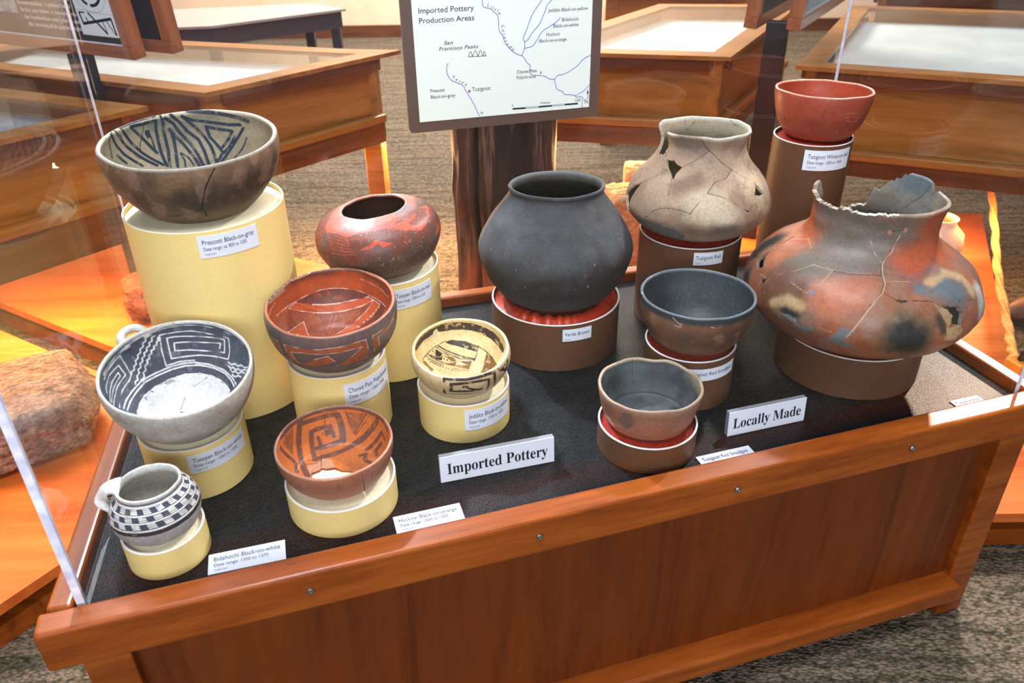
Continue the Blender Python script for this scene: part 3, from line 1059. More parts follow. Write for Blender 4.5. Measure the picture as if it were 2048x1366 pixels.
class Surf:
    """colours of one side of a pot on its (nt, nth) grid"""

    def __init__(self, G, t, th, base):
        self.G, self.t, self.th = G, t, th
        self.X = t[:, None] * np.cos(th)
        self.Y = t[:, None] * np.sin(th)
        self.C = np.ones(G.shape) * lin(base)
        self.memo = {}

    def mixc(self, w, c):
        w = np.clip(w, 0, 1)[..., None]
        self.C = self.C * (1 - w) + lin(c) * w

    def noise(self, scale, seed, octs=4):
        k = (scale, seed, octs)
        if k not in self.memo:
            self.memo[k] = self._noise(scale, seed, octs)
        return self.memo[k]

    def _noise(self, scale, seed, octs):
        if scale > 45:
            return fbm(self.G * scale + 50, seed, octs)
        k = 4                                       # broad patterns need fewer samples
        G = self.G
        nt, nth = G.shape[:2]
        rows = np.append(np.arange(0, nt - 1, k), nt - 1)
        n = fbm(G[rows][:, ::k] * scale + 50, seed, octs)
        n = np.concatenate([n, n[:, :1]], 1)
        x = np.arange(nth) / k
        i = x.astype(int)
        n = n[:, i] * (1 - (x - i)) + n[:, i + 1] * (x - i)
        y = np.interp(np.arange(nt), rows, np.arange(len(rows)))
        i = np.minimum(y.astype(int), len(rows) - 2)
        w = (y - i)[:, None]
        return n[i] * (1 - w) + n[i + 1] * w

    def mottle(self, c, scale, lo, hi, seed, amount=1.0):
        n = self.noise(scale, seed)
        self.mixc(np.clip((n - lo) / (hi - lo), 0, 1) * amount, c)

    def at(self, x, y):
        r = math.hypot(x, y)
        a = math.atan2(y, x) % (2 * math.pi)
        nt, nth = self.G.shape[:2]
        fi = min(max(r, 0), 1) * (nt - 1)
        fj = a / (2 * math.pi) * nth
        i0, j0 = int(fi), int(fj) % nth
        i1, j1 = min(i0 + 1, nt - 1), (j0 + 1) % nth
        u, v = fi - int(fi), fj - int(fj)
        G = self.G
        return (G[i0, j0] * (1 - u) * (1 - v) + G[i1, j0] * u * (1 - v) + G[i0, j1] * (1 - u) * v + G[i1, j1] * u * v)

    def line(self, pts, w, soft=.0006):
        """coverage of a brush line of width w (layout units)"""
        Q = [self.at(*p) for p in pts]
        cov = np.zeros(self.G.shape[:2])
        for A, B in zip(Q[:-1], Q[1:]):
            pad = w * .5 + soft * 3
            lo, hi = np.minimum(A, B) - pad, np.maximum(A, B) + pad
            m = np.all((self.G >= lo) & (self.G <= hi), axis=-1)
            if not m.any():
                continue
            d = seg_dist(self.G[m], A, B)
            cov[m] = np.maximum(cov[m], np.clip((w * .5 + soft - d) / (2 * soft), 0, 1))
        return cov

    def cloud(self, pts, r):
        Q = [self.at(*p) for p in pts]
        if len(Q) == 1:
            Q = Q * 2
        d = np.full(self.G.shape[:2], 9.0)
        f = self.G.reshape(-1, 3)
        for A, B in zip(Q[:-1], Q[1:]):
            d = np.minimum(d, seg_dist(f, A, B).reshape(d.shape))
        n = (self.noise(38, 77) - .5) * r * .6 + (self.noise(130, 78) - .5) * r * .35
        q = (d + n) / r
        w = np.clip((1.2 - q) * 1.05, 0, 1)
        return w * w * (3 - 2 * w)


def pts_of(a):
    return [(a[i] / 1000, a[i + 1] / 1000) for i in range(0, len(a), 2)]


BOLD = {'prescott': 1.25, 'huckovi': 1.25, 'tusayan_white': 1.3, 'jeddito': 1.05}


def make_pot(name, obj_name, label, cat, outer_fn, inner_fn, colours, material, core, nt=230, nth=840, upp=.00098, cut=None, fade=.0, rough_lines=.35):
    G0, G1, t, th = pot_grid(name, nt, nth)
    (px, py, pr, ph) = POTS[name][0]
    upp = math.sqrt(px * px + py * py + (1 - ph) ** 2) / 1619.65      # layout units per photo pixel at this pot
    So, Si = Surf(G0, t, th, colours['base']), Surf(G1, t, th, colours.get('inside', colours['base']))
    outer_fn(So)
    inner_fn(Si)
    hole = np.zeros(G0.shape[:2], bool)
    sink = np.zeros(G0.shape[:2])
    for side, Sf in (('out', So), ('in', Si)):
        for kind, key, w, arr in PAINT.get(name, {}).get(side, []):
            P = pts_of(arr)
            jx, jy = (Sf.noise(90, 3, 2) - .5) * .012, (Sf.noise(90, 4, 2) - .5) * .012
            if kind == 'h':
                jx, jy = (Sf.noise(160, 3, 2) - .5) * .012, (Sf.noise(160, 4, 2) - .5) * .012
                hole |= in_poly(Sf.X + jx, Sf.Y + jy, P)
            elif kind == 'p':
                m = in_poly(Sf.X + jx * .6, Sf.Y + jy * .6, P).astype(float)
                wear = np.clip((Sf.noise(110, 9) - .30) / .12, .45, 1)
                Sf.mixc(m * wear, colours[key])
            elif kind == 'b':
                Sf.mixc(Sf.cloud(P, w / 10 * upp), colours[key])
            else:
                wd = max(w / 10 * upp * BOLD.get(name, 1.0), .0011)
                cov = Sf.line(P, wd, .0005)
                if key != 'crack':
                    wear = np.clip((Sf.noise(130, 9) - .25) / .14, 1 - rough_lines, 1)
                    cov = cov * wear * (1 - fade)
                elif side == 'out':
                    sink = np.maximum(sink, cov)
                Sf.mixc(cov, colours.get(key, (30, 24, 22)))
    if cut is not None:
        deg = np.degrees(np.where(th > np.pi, th - 2 * np.pi, th))
        tm = np.interp(deg, *zip(*cut), period=360)
        rag = (smooth_noise(np.stack([np.cos(th) * 22, np.sin(th) * 14, th * 0], -1), 8) - .5) * np.where(tm < .975, .03, np.where(tm < .996, .012, 0))
        hole |= t[:, None] > np.minimum(tm + rag, 1.01)[None]
    keep = ~hole
    # slight groove along the cracks
    ctr = (G0 + G1) / 2
    G0 = G0 + (ctr - G0) * (sink * .22)[..., None]
    nv = nt * nth
    idx = np.arange(nv).reshape(nt, nth)
    kv = keep
    a, b = idx[:-1], idx[1:]
    a2, b2 = np.roll(idx, -1, 1)[:-1], np.roll(idx, -1, 1)[1:]
    fk = kv[:-1] & kv[1:] & np.roll(kv, -1, 1)[:-1] & np.roll(kv, -1, 1)[1:]
    F0 = np.stack([a[fk], a2[fk], b2[fk], b[fk]], 1)
    F1 = np.stack([a[fk], b[fk], b2[fk], a2[fk]], 1) + nv
    V = np.concatenate([G0.reshape(-1, 3), G1.reshape(-1, 3)]) * S
    C = np.concatenate([So.C.reshape(-1, 3), Si.C.reshape(-1, 3)])
    # walls of broken edges
    fkp = np.zeros((nt + 1, nth), bool)
    fkp[1:nt] = fk                                  # row i+1 holds face between rows i and i+1
    W0, W1 = [], []
    for i in range(nt):                             # edges along a ring: faces below / above
        lo, up = fkp[i], fkp[i + 1]
        e = np.where(lo != up)[0]
        if i == nt - 1 or i == 0:
            e = e[(lo[e] | up[e])]
            if i == 0:
                continue
        for j in e:
            j2 = (j + 1) % nth
            (W0 if lo[j] else W1).append((idx[i, j], idx[i, j2]))
    r, c = np.where(fk != np.roll(fk, 1, 1))
    for i, j in zip(r, c):
        (W0 if fk[i, j] else W1).append((idx[i, j], idx[i + 1, j]))
    Wv, Wf, Wc = [], [], []
    k = 2 * nv
    for lst, flip in ((W0, False), (W1, True)):
        for p, q in lst:
            quad = [p, q, q + nv, p + nv]
            Wv += quad
            Wf.append([k, k + 1, k + 2, k + 3] if not flip else [k + 3, k + 2, k + 1, k])
            k += 4
    if Wv:
        rimrow = np.array(Wv) % nv // nth >= nt - 2
        Vw = V[Wv]
        Cw = np.where(rimrow[:, None], C[Wv], np.ones((len(Wv), 3)) * lin(core) * (0.75 + .5 * np.random.RandomState(1).rand(len(Wv), 1)))
        V = np.concatenate([V, Vw])
        C = np.concatenate([C, Cw])
        F = np.concatenate([F0, F1, np.array(Wf)])
    else:
        F = np.concatenate([F0, F1])
    used = np.zeros(len(V), bool)
    used[F.ravel()] = True
    remap = np.cumsum(used) - 1
    V, C, F = V[used], C[used], remap[F]
    me = bpy.data.meshes.new(obj_name)
    me.vertices.add(len(V))
    me.vertices.foreach_set('co', V.astype(np.float32).ravel())
    me.loops.add(len(F) * 4)
    me.loops.foreach_set('vertex_index', F.astype(np.int32).ravel())
    me.polygons.add(len(F))
    me.polygons.foreach_set('loop_start', np.arange(0, len(F) * 4, 4, dtype=np.int32))
    me.polygons.foreach_set('loop_total', np.full(len(F), 4, dtype=np.int32))
    me.polygons.foreach_set('use_smooth', np.ones(len(F), bool))
    at = me.attributes.new('clay', 'FLOAT_COLOR', 'POINT')
    at.data.foreach_set('color', np.concatenate([C, np.ones((len(C), 1))], 1).astype(np.float32).ravel())
    me.update(calc_edges=True)
    me.validate()
    me.materials.append(material)
    R, T = pot_matrix(name)
    mat = Matrix([list(R[i]) + [0] for i in range(3)] + [[0, 0, 0, 1]])
    mat.translation = U(*T)
    o = link(bpy.data.objects.new(obj_name, me), None, mat)
    return tag(o, label, cat)


def rimband(Sf, c, t0=.972, soft=.02, amt=1.0):
    Sf.mixc((np.clip((Sf.t - t0) / soft, 0, 1) * amt)[:, None] * np.ones(Sf.G.shape[:2]), c)


CLAY = pottery('matte_clay', .72, .3, .3, 200)
CLAYS = pottery('burnished_clay', .42, .45, .15, 160)
CLAYD = pottery('smudged_clay', .5, .45, .2, 180)

# large grey bowl with black line triangles
def f_out(s):
    s.mottle((146, 112, 82), 10, .40, .66, 1, .8)
    s.mottle((64, 55, 48), 13, .46, .68, 2, .85)
    s.mottle((160, 128, 108), 40, .52, .66, 3, .5)
    low = np.clip((.62 - s.t) / .2, 0, 1)[:, None] * np.ones(s.G.shape[:2])
    s.mixc(low * .5, (110, 94, 66))
    rimband(s, (148, 140, 126), .975, .015)
def f_in(s):
    s.mottle((172, 158, 132), 20, .45, .65, 4, .6)
    s.mottle((110, 104, 94), 30, .52, .7, 5, .5)
    right = np.clip(s.X / .9, 0, 1)
    s.mixc(right * np.clip((s.noise(14, 8) - .4) * 5, 0, 1) * .8, (146, 120, 98))
    s.mixc(np.clip((s.Y - .55) * 3, 0, 1) * np.clip((s.noise(20, 6) - .42) * 5, 0, 1) * .6, (70, 74, 80))
    rimband(s, (190, 180, 158), .968, .015)
make_pot('prescott', 'pottery_bowl', 'wide grey bowl painted inside with black line triangles, on the tallest yellow pedestal', 'bowl', f_out, f_in,
         dict(base=(112, 90, 68), inside=(152, 142, 118), dark=(34, 46, 64), smoke=(60, 66, 74), crack=(20, 18, 18)), CLAY, (120, 100, 80), nt=240, nth=1000)

# red seed jar
def f_out(s):
    s.mottle((126, 62, 48), 26, .42, .6, 1)
    s.mottle((98, 74, 66), 16, .50, .62, 2)
    up = np.clip((s.t[:, None] - .895) / .05 + (s.noise(30, 15) - .5) * .8, 0, 1)
    s.mixc(up, (200, 104, 88))
    s.mixc(up * np.clip((s.noise(34, 5) - .5) * 8, 0, 1), (128, 114, 112))
    low = np.clip((.50 - s.t) / .12, 0, 1)[:, None] * np.ones(s.G.shape[:2])
    s.mixc(low * .8, (96, 66, 40))
    s.mottle((180, 150, 130), 330, .70, .76, 7, .8)
def f_in(s):
    s.mottle((96, 62, 50), 20, .4, .65, 2)
    rimband(s, (190, 120, 100), .985, .012)
make_pot('tusayan_red', 'pottery_jar', 'squat red jar with black hatched designs and a wide dark mouth', 'jar', f_out, f_in,
         dict(base=(116, 66, 54), inside=(92, 60, 48), red=(206, 84, 60), grey=(112, 98, 96)), CLAYS, (120, 80, 60), nt=240, nth=840)

# polychrome bowl
def f_out(s):
    s.mottle((88, 74, 74), 20, .45, .6, 1)
    s.mottle((112, 82, 74), 28, .56, .7, 2, .6)
    low = np.clip((.50 - s.t) / .06, 0, 1)[:, None] * np.ones(s.G.shape[:2])
    s.mixc(low, (146, 92, 58))
    rimband(s, (176, 116, 90), .985, .012)
def f_in(s):
    s.mottle((168, 82, 48), 22, .45, .62, 3)
    s.mixc(np.clip((s.t - .90) / .06, 0, 1)[:, None] * np.clip((s.noise(18, 5) - .3) * 4, 0, 1) * .75, (104, 72, 66))
    rimband(s, (196, 128, 98), .978, .012)
make_pot('chavez', 'pottery_bowl', 'red and brown bowl with white outlined designs and a broken rim, left of centre', 'bowl', f_out, f_in,
         dict(base=(108, 88, 86), inside=(186, 90, 52), dark=(112, 68, 58), mid=(150, 82, 60), orange=(206, 102, 62), hatch=(206, 130, 82), white=(236, 222, 206), smoke=(112, 74, 64), red=(172, 88, 54), plaster=(176, 162, 142)), CLAYS, (150, 110, 90), nt=240, nth=900,
         cut=[(-180, 1.0), (104, 1.0), (112, .975), (126, .985), (134, .955), (146, .95), (152, .93), (163, .955), (168, 1.0), (180, 1.0)])

# cream bowl
def f_out(s):
    s.mottle((206, 178, 130), 16, .42, .62, 1)
    s.mottle((190, 156, 112), 60, .55, .72, 2, .5)
    rimband(s, (232, 212, 172), .94, .05)
def f_in(s):
    s.mottle((238, 220, 172), 18, .45, .65, 1)
    s.mottle((214, 186, 130), 40, .55, .72, 3, .6)
    s.mixc(((s.t > .80) & (s.t < .90)).astype(float)[:, None] * np.clip((s.noise(20, 3) - .45) * 4, 0, .5), (222, 180, 116))
make_pot('jeddito', 'pottery_bowl', 'small cream bowl with dark brown geometric painting inside and out, on a low yellow pedestal', 'bowl', f_out, f_in,
         dict(base=(224, 198, 150), inside=(230, 208, 156), dark=(58, 44, 44), brown=(138, 98, 60), pale=(232, 222, 180)), CLAYS, (190, 160, 120), nt=240, nth=840)

# orange bowl with a hole
def f_out(s):
    s.mottle((186, 118, 86), 14, .42, .62, 1)
    s.mottle((144, 92, 76), 26, .55, .7, 2, .7)
    rimband(s, (196, 140, 112), .97, .02)
def f_in(s):
    s.mottle((206, 116, 54), 16, .45, .65, 3)
    s.mottle((176, 100, 60), 50, .55, .72, 4, .5)
    rimband(s, (168, 112, 90), .955, .02)
make_pot('huckovi', 'pottery_bowl', 'orange bowl with brown key designs inside and a hole broken through its base', 'bowl', f_out, f_in,
         dict(base=(166, 102, 76), inside=(208, 118, 56), dark=(112, 74, 62), mid=(160, 96, 62), pink=(206, 150, 120), crack=(70, 40, 30)), CLAYS, (170, 110, 80), nt=240, nth=840)

# white bowl with slate blue painting
def f_out(s):
    s.mottle((196, 190, 180), 14, .42, .62, 1)
    s.mottle((158, 148, 136), 18, .54, .68, 2, .7)
    s.mottle((198, 192, 184), 60, .55, .72, 3, .6)
    rimband(s, (202, 198, 190), .955, .03)
def f_in(s):
    s.mottle((96, 104, 118), 26, .45, .66, 3, .8)
    s.mottle((84, 78, 92), 12, .52, .66, 8, .6)
    s.mottle((132, 138, 146), 90, .58, .72, 4, .5)
    s.mixc((s.t < .42).astype(float)[:, None] * np.ones(s.G.shape[:2]), (242, 242, 240))
    rimband(s, (210, 206, 196), .965, .012)
tw = make_pot('tusayan_white', 'pottery_bowl', 'large pale bowl with slate blue spirals inside and a looped handle', 'bowl', f_out, f_in,
              dict(base=(180, 172, 162), inside=(72, 82, 98), white=(240, 240, 238), tan=(180, 170, 146), crack=(70, 60, 56)), CLAY, (180, 170, 150), nt=260, nth=1000)

# small jar with rings of checks
def f_out(s):
    t = s.t[:, None] * np.ones(s.G.shape[:2])
    ph = np.degrees(np.arctan2(s.Y, s.X))
    wob = (s.noise(30, 6) - .5) * .012
    t = t + wob
    wht, blk, gry = (240, 236, 230), (60, 68, 86), (170, 166, 164)
    s.mixc((t < .60), gry)
    s.mixc((t >= .60) & (t < .643), (46, 44, 50))
    s.mixc((t >= .643) & (t < .905), blk)
    rows = [(.672, .732, 0), (.752, .806, 11), (.826, .896, 4)]
    for (a, b, off) in rows:
        u = ((ph + off + (t - a) * 40) % 21) / 21
        on = (u < .52) & (t > a + .006) & (t < b - .004)
        lines = ((t - a) / (b - a) * 3) % 1
        s.mixc(on & (lines > .30), wht)
    for a, b in ((.648, .668), (.734, .750), (.808, .824)):
        s.mixc((t > a) & (t < b), wht)
    s.mixc((t >= .898) & (t < .930), wht)
    s.mixc((t >= .930) & (t < .960), (98, 104, 116))
    s.mixc((t >= .960), (214, 212, 208))
    s.mottle((150, 130, 116), 70, .58, .7, 9, .35)
def f_in(s):
    s.mottle((196, 194, 186), 20, .4, .65, 2)
    rimband(s, (220, 220, 216), .9, .04)
bj = make_pot('bidahochi', 'pottery_jar', 'small handled jar with rings of black and white checks, on the front left pedestal', 'jar', f_out, f_in,
              dict(base=(226, 222, 216), inside=(186, 182, 172)), CLAY, (200, 190, 180), nt=260, nth=840)

# black-brown jar
def f_out(s):
    s.mottle((78, 81, 85), 9, .40, .62, 1, .8)
    s.mottle((58, 52, 50), 11, .50, .66, 2, .8)
    s.mottle((100, 102, 104), 50, .58, .74, 3, .18)
    s.mixc(np.clip((s.noise(160, 12, 2) - .90) * 40, 0, 1), (190, 190, 186))
def f_in(s):
    s.mottle((84, 82, 74), 16, .45, .65, 2)
    rimband(s, (104, 108, 112), .975, .015)
make_pot('verde', 'pottery_jar', 'large plain dark grey jar with a short flared rim, on the red satin pedestal', 'jar', f_out, f_in,
         dict(base=(64, 65, 68), inside=(66, 64, 58)), CLAY, (80, 76, 70), nt=200, nth=720)

# mended pale jar
def f_out(s):
    s.mottle((190, 164, 138), 9, .42, .62, 1)
    s.mottle((146, 118, 98), 12, .52, .68, 2, .8)
    s.mottle((204, 184, 148), 16, .56, .7, 5, .6)
    s.mottle((120, 106, 94), 50, .60, .74, 3, .5)
    rimband(s, (214, 204, 186), .975, .015)
def f_in(s):
    s.mottle((150, 140, 120), 14, .42, .65, 2)
    rimband(s, (208, 200, 182), .97, .02)
make_pot('tuz_rear', 'pottery_jar', 'pale mended jar with holes and dark cracks, behind the charcoal bowl', 'jar', f_out, f_in,
         dict(base=(170, 144, 122), inside=(158, 144, 122), grey=(132, 116, 104), tanlight=(206, 188, 160), brownish=(140, 112, 94), greysherd=(122, 122, 118), crack=(46, 36, 30)), CLAY, (190, 176, 158), nt=260, nth=1000,
         cut=[(-180, 1.0), (-178, 1.0), (-177, .90), (-168, .82), (-150, .84), (-142, .90), (-141, 1.0), (0, 1.0), (180, 1.0)])

# red bowl
def f_out(s):
    s.mottle((176, 80, 56), 12, .42, .62, 1)
    s.mottle((140, 62, 46), 20, .54, .7, 2, .7)
    rimband(s, (222, 160, 138), .982, .012)
def f_in(s):
    s.mottle((184, 84, 58), 16, .42, .65, 2)
    rimband(s, (220, 160, 140), .975, .015)
make_pot('white_on_red', 'pottery_bowl', 'plain brick red bowl with faint white lines at the back right', 'bowl', f_out, f_in,
         dict(base=(164, 74, 54), inside=(172, 78, 54), white=(214, 150, 130), crack=(90, 50, 40)), CLAYS, (180, 120, 90), nt=200, nth=720, fade=.35)

# smudged bowl, middle
def f_out(s):
    s.mottle((138, 98, 72), 10, .40, .62, 1)
    s.mottle((92, 66, 52), 16, .52, .68, 2, .8)
    s.mottle((160, 122, 94), 60, .6, .74, 3, .5)
    rimband(s, (50, 56, 62), .90, .04)
    rimband(s, (100, 112, 118), .98, .012)
def f_in(s):
    s.mottle((66, 76, 82), 14, .42, .65, 2)
    s.mottle((112, 116, 116), 300, .66, .78, 5, .5)
    rimband(s, (104, 114, 120), .965, .015)
make_pot('smudged_mid', 'pottery_bowl', 'brown bowl with a smooth charcoal interior, in front of the pale mended jar', 'bowl', f_out, f_in,
         dict(base=(116, 82, 62), inside=(48, 56, 62), pale=(206, 190, 164)), CLAYD, (120, 90, 70), nt=200, nth=720)

# smudged bowl, front
def f_out(s):
    s.mottle((186, 112, 84), 10, .40, .62, 1)
    s.mottle((150, 110, 88), 16, .50, .66, 2, .8)
    s.mottle((104, 88, 78), 26, .62, .74, 3, .8)
    up = np.clip((s.t - .9) / .08, 0, 1)[:, None] * np.ones(s.G.shape[:2])
    s.mixc(up * .7, (168, 142, 118))
def f_in(s):
    s.mottle((96, 104, 108), 12, .42, .65, 2)
    s.mottle((52, 58, 62), 20, .55, .7, 3, .8)
    s.mixc(np.clip((s.X - .62) * 4, 0, 1) * np.clip((s.t[:, None] - .82) * 6, 0, 1), (196, 172, 144))
    rimband(s, (176, 158, 134), .96, .02)
make_pot('smudged_front', 'pottery_bowl', 'small uneven reddish bowl with a grey-black interior, on the lowest brown pedestal', 'bowl', f_out, f_in,
         dict(base=(168, 98, 72), inside=(72, 80, 84), pale=(226, 214, 196)), CLAYD, (170, 120, 90), nt=200, nth=720)

# the big broken jar
def f_out(s):
    s.mottle((140, 92, 66), 7, .42, .62, 1, .9)
    s.mottle((182, 112, 82), 10, .52, .68, 2, .7)
    s.mottle((122, 108, 98), 9, .50, .64, 3, .7)
    s.mottle((150, 140, 132), 30, .56, .72, 6, .4)
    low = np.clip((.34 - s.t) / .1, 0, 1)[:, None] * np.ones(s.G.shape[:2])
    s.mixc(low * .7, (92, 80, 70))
    rimband(s, (214, 196, 172), .985, .01, .8)
def f_in(s):
    s.mottle((150, 146, 138), 9, .42, .62, 2)
    s.mottle((96, 88, 76), 14, .5, .66, 3, .7)
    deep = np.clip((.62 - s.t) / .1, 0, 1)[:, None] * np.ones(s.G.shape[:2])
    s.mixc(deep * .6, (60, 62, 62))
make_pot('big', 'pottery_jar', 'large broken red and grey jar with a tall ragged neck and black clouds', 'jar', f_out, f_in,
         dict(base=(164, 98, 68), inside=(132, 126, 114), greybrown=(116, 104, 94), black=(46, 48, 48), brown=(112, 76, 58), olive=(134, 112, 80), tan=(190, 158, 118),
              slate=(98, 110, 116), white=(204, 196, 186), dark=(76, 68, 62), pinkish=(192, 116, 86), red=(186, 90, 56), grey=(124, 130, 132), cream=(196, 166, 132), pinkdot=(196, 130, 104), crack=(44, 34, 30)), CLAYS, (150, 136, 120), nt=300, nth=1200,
         cut=[(-180, .99), (-150, .985), (-140, .975), (-119, .985), (-97, .985), (-71, 1.0), (8, 1.0), (30, 1.0), (36, .965), (42, 1.0), (66, 1.0), (74, .985), (80, .965), (88, .965), (92, .94), (97, .955), (101, .89), (112, .86), (130, .84), (150, .86), (160, .93), (165, 1.0), (180, 1.0)])


def handle(name, root, pts, radii, material, colour, flat):
    m = Matrix(WM[root])
    o = tube(name, [m @ Vector((p[0] * S, p[1] * S, p[2] * S)) for p in pts], [r * S for r in radii], material, root, 14, flat)
    at = o.data.attributes.new('clay', 'FLOAT_COLOR', 'POINT')
    at.data.foreach_set('color', np.tile(np.append(lin(colour), 1.0), len(o.data.vertices)).astype(np.float32))
    return o


def curve3(P, n=24):
    P = np.array(P, float)
    Q = np.vstack([2 * P[0] - P[1], P, 2 * P[-1] - P[-2]])
    out = []
    for i in range(1, len(Q) - 2):
        for s in np.linspace(0, 1, n // (len(P) - 1), endpoint=False):
            a, b, c, d = Q[i - 1], Q[i], Q[i + 1], Q[i + 2]
            out.append(.5 * (2 * b + (c - a) * s + (2 * a - 5 * b + 4 * c - d) * s ** 2 + (3 * b - a - 3 * c + d) * s ** 3))
    out.append(P[-1])
    return np.array(out)


def ring_pt(a, r, z):
    return (r * math.cos(math.radians(a)), r * math.sin(math.radians(a)), z)


HP = curve3([ring_pt(125, .122, .112), ring_pt(124, .137, .121), ring_pt(119, .149, .124), ring_pt(111, .151, .124), ring_pt(106, .139, .121), ring_pt(105, .123, .112)])
handle('handle', tw, HP, [.0085] * len(HP), CLAY, (196, 190, 180), .8)
HP = curve3([ring_pt(158, .043, .0855), ring_pt(160, .053, .0885), ring_pt(163, .064, .087), ring_pt(166, .0705, .077), ring_pt(168, .070, .066), ring_pt(169, .063, .056)])
handle('handle', bj, HP, list(np.interp(np.linspace(0, 1, len(HP)), [0, .2, .5, 1], [.024, .018, .013, .012])), CLAY, (224, 220, 214), .34)

# ---------------------------------------------------------------- lettering
_txt_cache = {}


def text_mesh(body, shear=0.0):
    """outline letters as flat triangles: verts (n,2) with the baseline at 0 and cap height 1, faces"""
    key = (body, shear)
    if key in _txt_cache:
        return _txt_cache[key]
    cu = bpy.data.curves.new('lettering', 'FONT')
    cu.body = body
    cu.shear = shear
    cu.resolution_u = 3
    o = bpy.data.objects.new('lettering', cu)
    col.objects.link(o)
    bpy.context.view_layer.update()
    dg = bpy.context.evaluated_depsgraph_get()
    me = o.evaluated_get(dg).to_mesh()
    V = np.array([v.co[:2] for v in me.vertices]) if len(me.vertices) else np.zeros((0, 2))
    F = [tuple(p.vertices) for p in me.polygons]
    o.evaluated_get(dg).to_mesh_clear()
    bpy.data.objects.remove(o)
    bpy.data.curves.remove(cu)
    _txt_cache[key] = (V / .69, F)
    return V / .69, F


def letters(name, lines, mapfn, material, parent, mat=None):
    """lines: (body, x, baseline y, width or None, cap height, shear, angle); mapfn (u, v) -> 3D"""
    VV, FF = [], []
    k = 0
    for ln in lines:
        body, x, y, w, h = ln[:5]
        V, F = text_mesh(body, ln[5] if len(ln) > 5 else 0.0)
        if not len(V):
            continue
        V = V.copy()
        x0, x1 = V[:, 0].min(), V[:, 0].max()
        V[:, 0] -= x0
        sx = w / (x1 - x0) if w else h
        V[:, 0] *= sx
        V[:, 1] *= h
        if len(ln) > 6:
            a = math.radians(ln[6])
            V = V @ np.array([[math.cos(a), math.sin(a)], [-math.sin(a), math.cos(a)]])
        V += (x, y)
        VV += [mapfn(u, v) for u, v in V]
        FF += [tuple(i + k for i in f) for f in F]
        k = len(VV)
    return mesh_obj(name, VV, FF, material, parent, mat)


SER = {c: chr(0x1D400 + i) for i, c in enumerate('ABCDEFGHIJKLMNOPQRSTUVWXYZ')}
SER.update({c: chr(0x1D41A + i) for i, c in enumerate('abcdefghijklmnopqrstuvwxyz')})
SER.update({c: chr(0x1D7CE + i) for i, c in enumerate('0123456789')})


def serif(s):
    return ''.join(SER.get(c, c) for c in s)


# ---------------------------------------------------------------- pedestals
def rz_to_cam(x, y):
    return -math.atan2(x, y)


def label_lines(w, h, title, date, tiny):
    L = [(title, .07 * w, .60 * h if date else .46 * h, (.86 if date else .84) * w, (.21 if date else .30) * h)]
    if date:
        L.append((date, .075 * w, .33 * h, .70 * w, .155 * h))
    L.append((tiny, .08 * w, .12 * h, .17 * w, .075 * h))
    return L


def pedestal(key, name, label, yellow, lab=None, satin=False):
    (x, y, r, h) = POTS[key][0]
    p = thing(name, U(x, y, 0), label, 'pedestal', 'yellow display pedestals' if yellow else 'brown display pedestals')
    W = Matrix.Translation(U(x, y, 0))
    R, H = r * S, h * S
    th = .0032
    dm, pm = (YDRUM, YPAD) if yellow else (BDRUM, RPAD)
    lathe('drum', [(R - th, .001), (R - .0004, .001), (R, .002), (R, H - .0006), (R - th, H - .0006), (R - th, .02)], dm, p, W, 128, smooth=False)
    lathe('rim_edge', [(R + .0001, H - .0010), (R - .0002, H), (R - th + .0002, H), (R - th, H - .0010)], YPAD if key == 'prescott' else WEDGE, p, W, 128, smooth=False)
    # soft top: a shallow cushion
    nr, na = 40, 160
    V, F = [], []
    for i in range(nr + 1):
        q = i / nr
        for k in range(na):
            a = 2 * math.pi * k / na
            dome = -.0022 - .006 * q ** 6 + .0018 * math.sin(a * 3 + x * 9) * q * (1 - q)
            if satin:
                rad = max(0, (q - .55) / .45)
                dome += (.010 * math.exp(-((q - .80) / .12) ** 2) - .002) + .0035 * rad * (1 - rad) * 4 * math.sin(a * 34 + 2.4 * math.sin(a * 5)) * (.5 + .5 * math.sin(a * 3 + 1))
            V.append(((R - th) * q * math.cos(a), (R - th) * q * math.sin(a), H + dome))
    for i in range(nr):
        for k in range(na):
            k2 = (k + 1) % na
            F.append((i * na + k, (i + 1) * na + k, (i + 1) * na + k2, i * na + k2))
    mesh_obj('cushion_top', V, F, RSATIN if satin else pm, p, W, True)
    if lab:
        (a0, a1, z0, z1), title, date = lab
        a0, a1 = math.radians(a0), math.radians(a1)
        w, hh = (a1 - a0) * r * S, (z1 - z0) * S

        def on(u, v, off):
            a = a0 + u / (r * S)
            q = R + off
            return (q * math.sin(a), -q * math.cos(a), z0 * S + v)
        n = 24
        V, F = [], []
        for off in (.0002, .0009):
            for j in (0, hh):
                for i in range(n + 1):
                    V.append(on(w * i / n, j, off))
        m = n + 1
        for i in range(n):
            F += [(2 * m + i, 2 * m + i + 1, 3 * m + i + 1, 3 * m + i), (i, m + i, m + i + 1, i + 1),
                  (m + i, 3 * m + i, 3 * m + i + 1, m + i + 1), (i, i + 1, 2 * m + i + 1, 2 * m + i)]
        F += [(0, 2 * m, 3 * m, m), (n, m + n, 3 * m + n, 2 * m + n)]
        c = mesh_obj('label_card', V, F, PAPER, p, W)
        letters('lettering', label_lines(w, hh, title, date, 'TUZI 3107'), lambda u, v: on(u, v, .0012), INK, c, W)
    return p


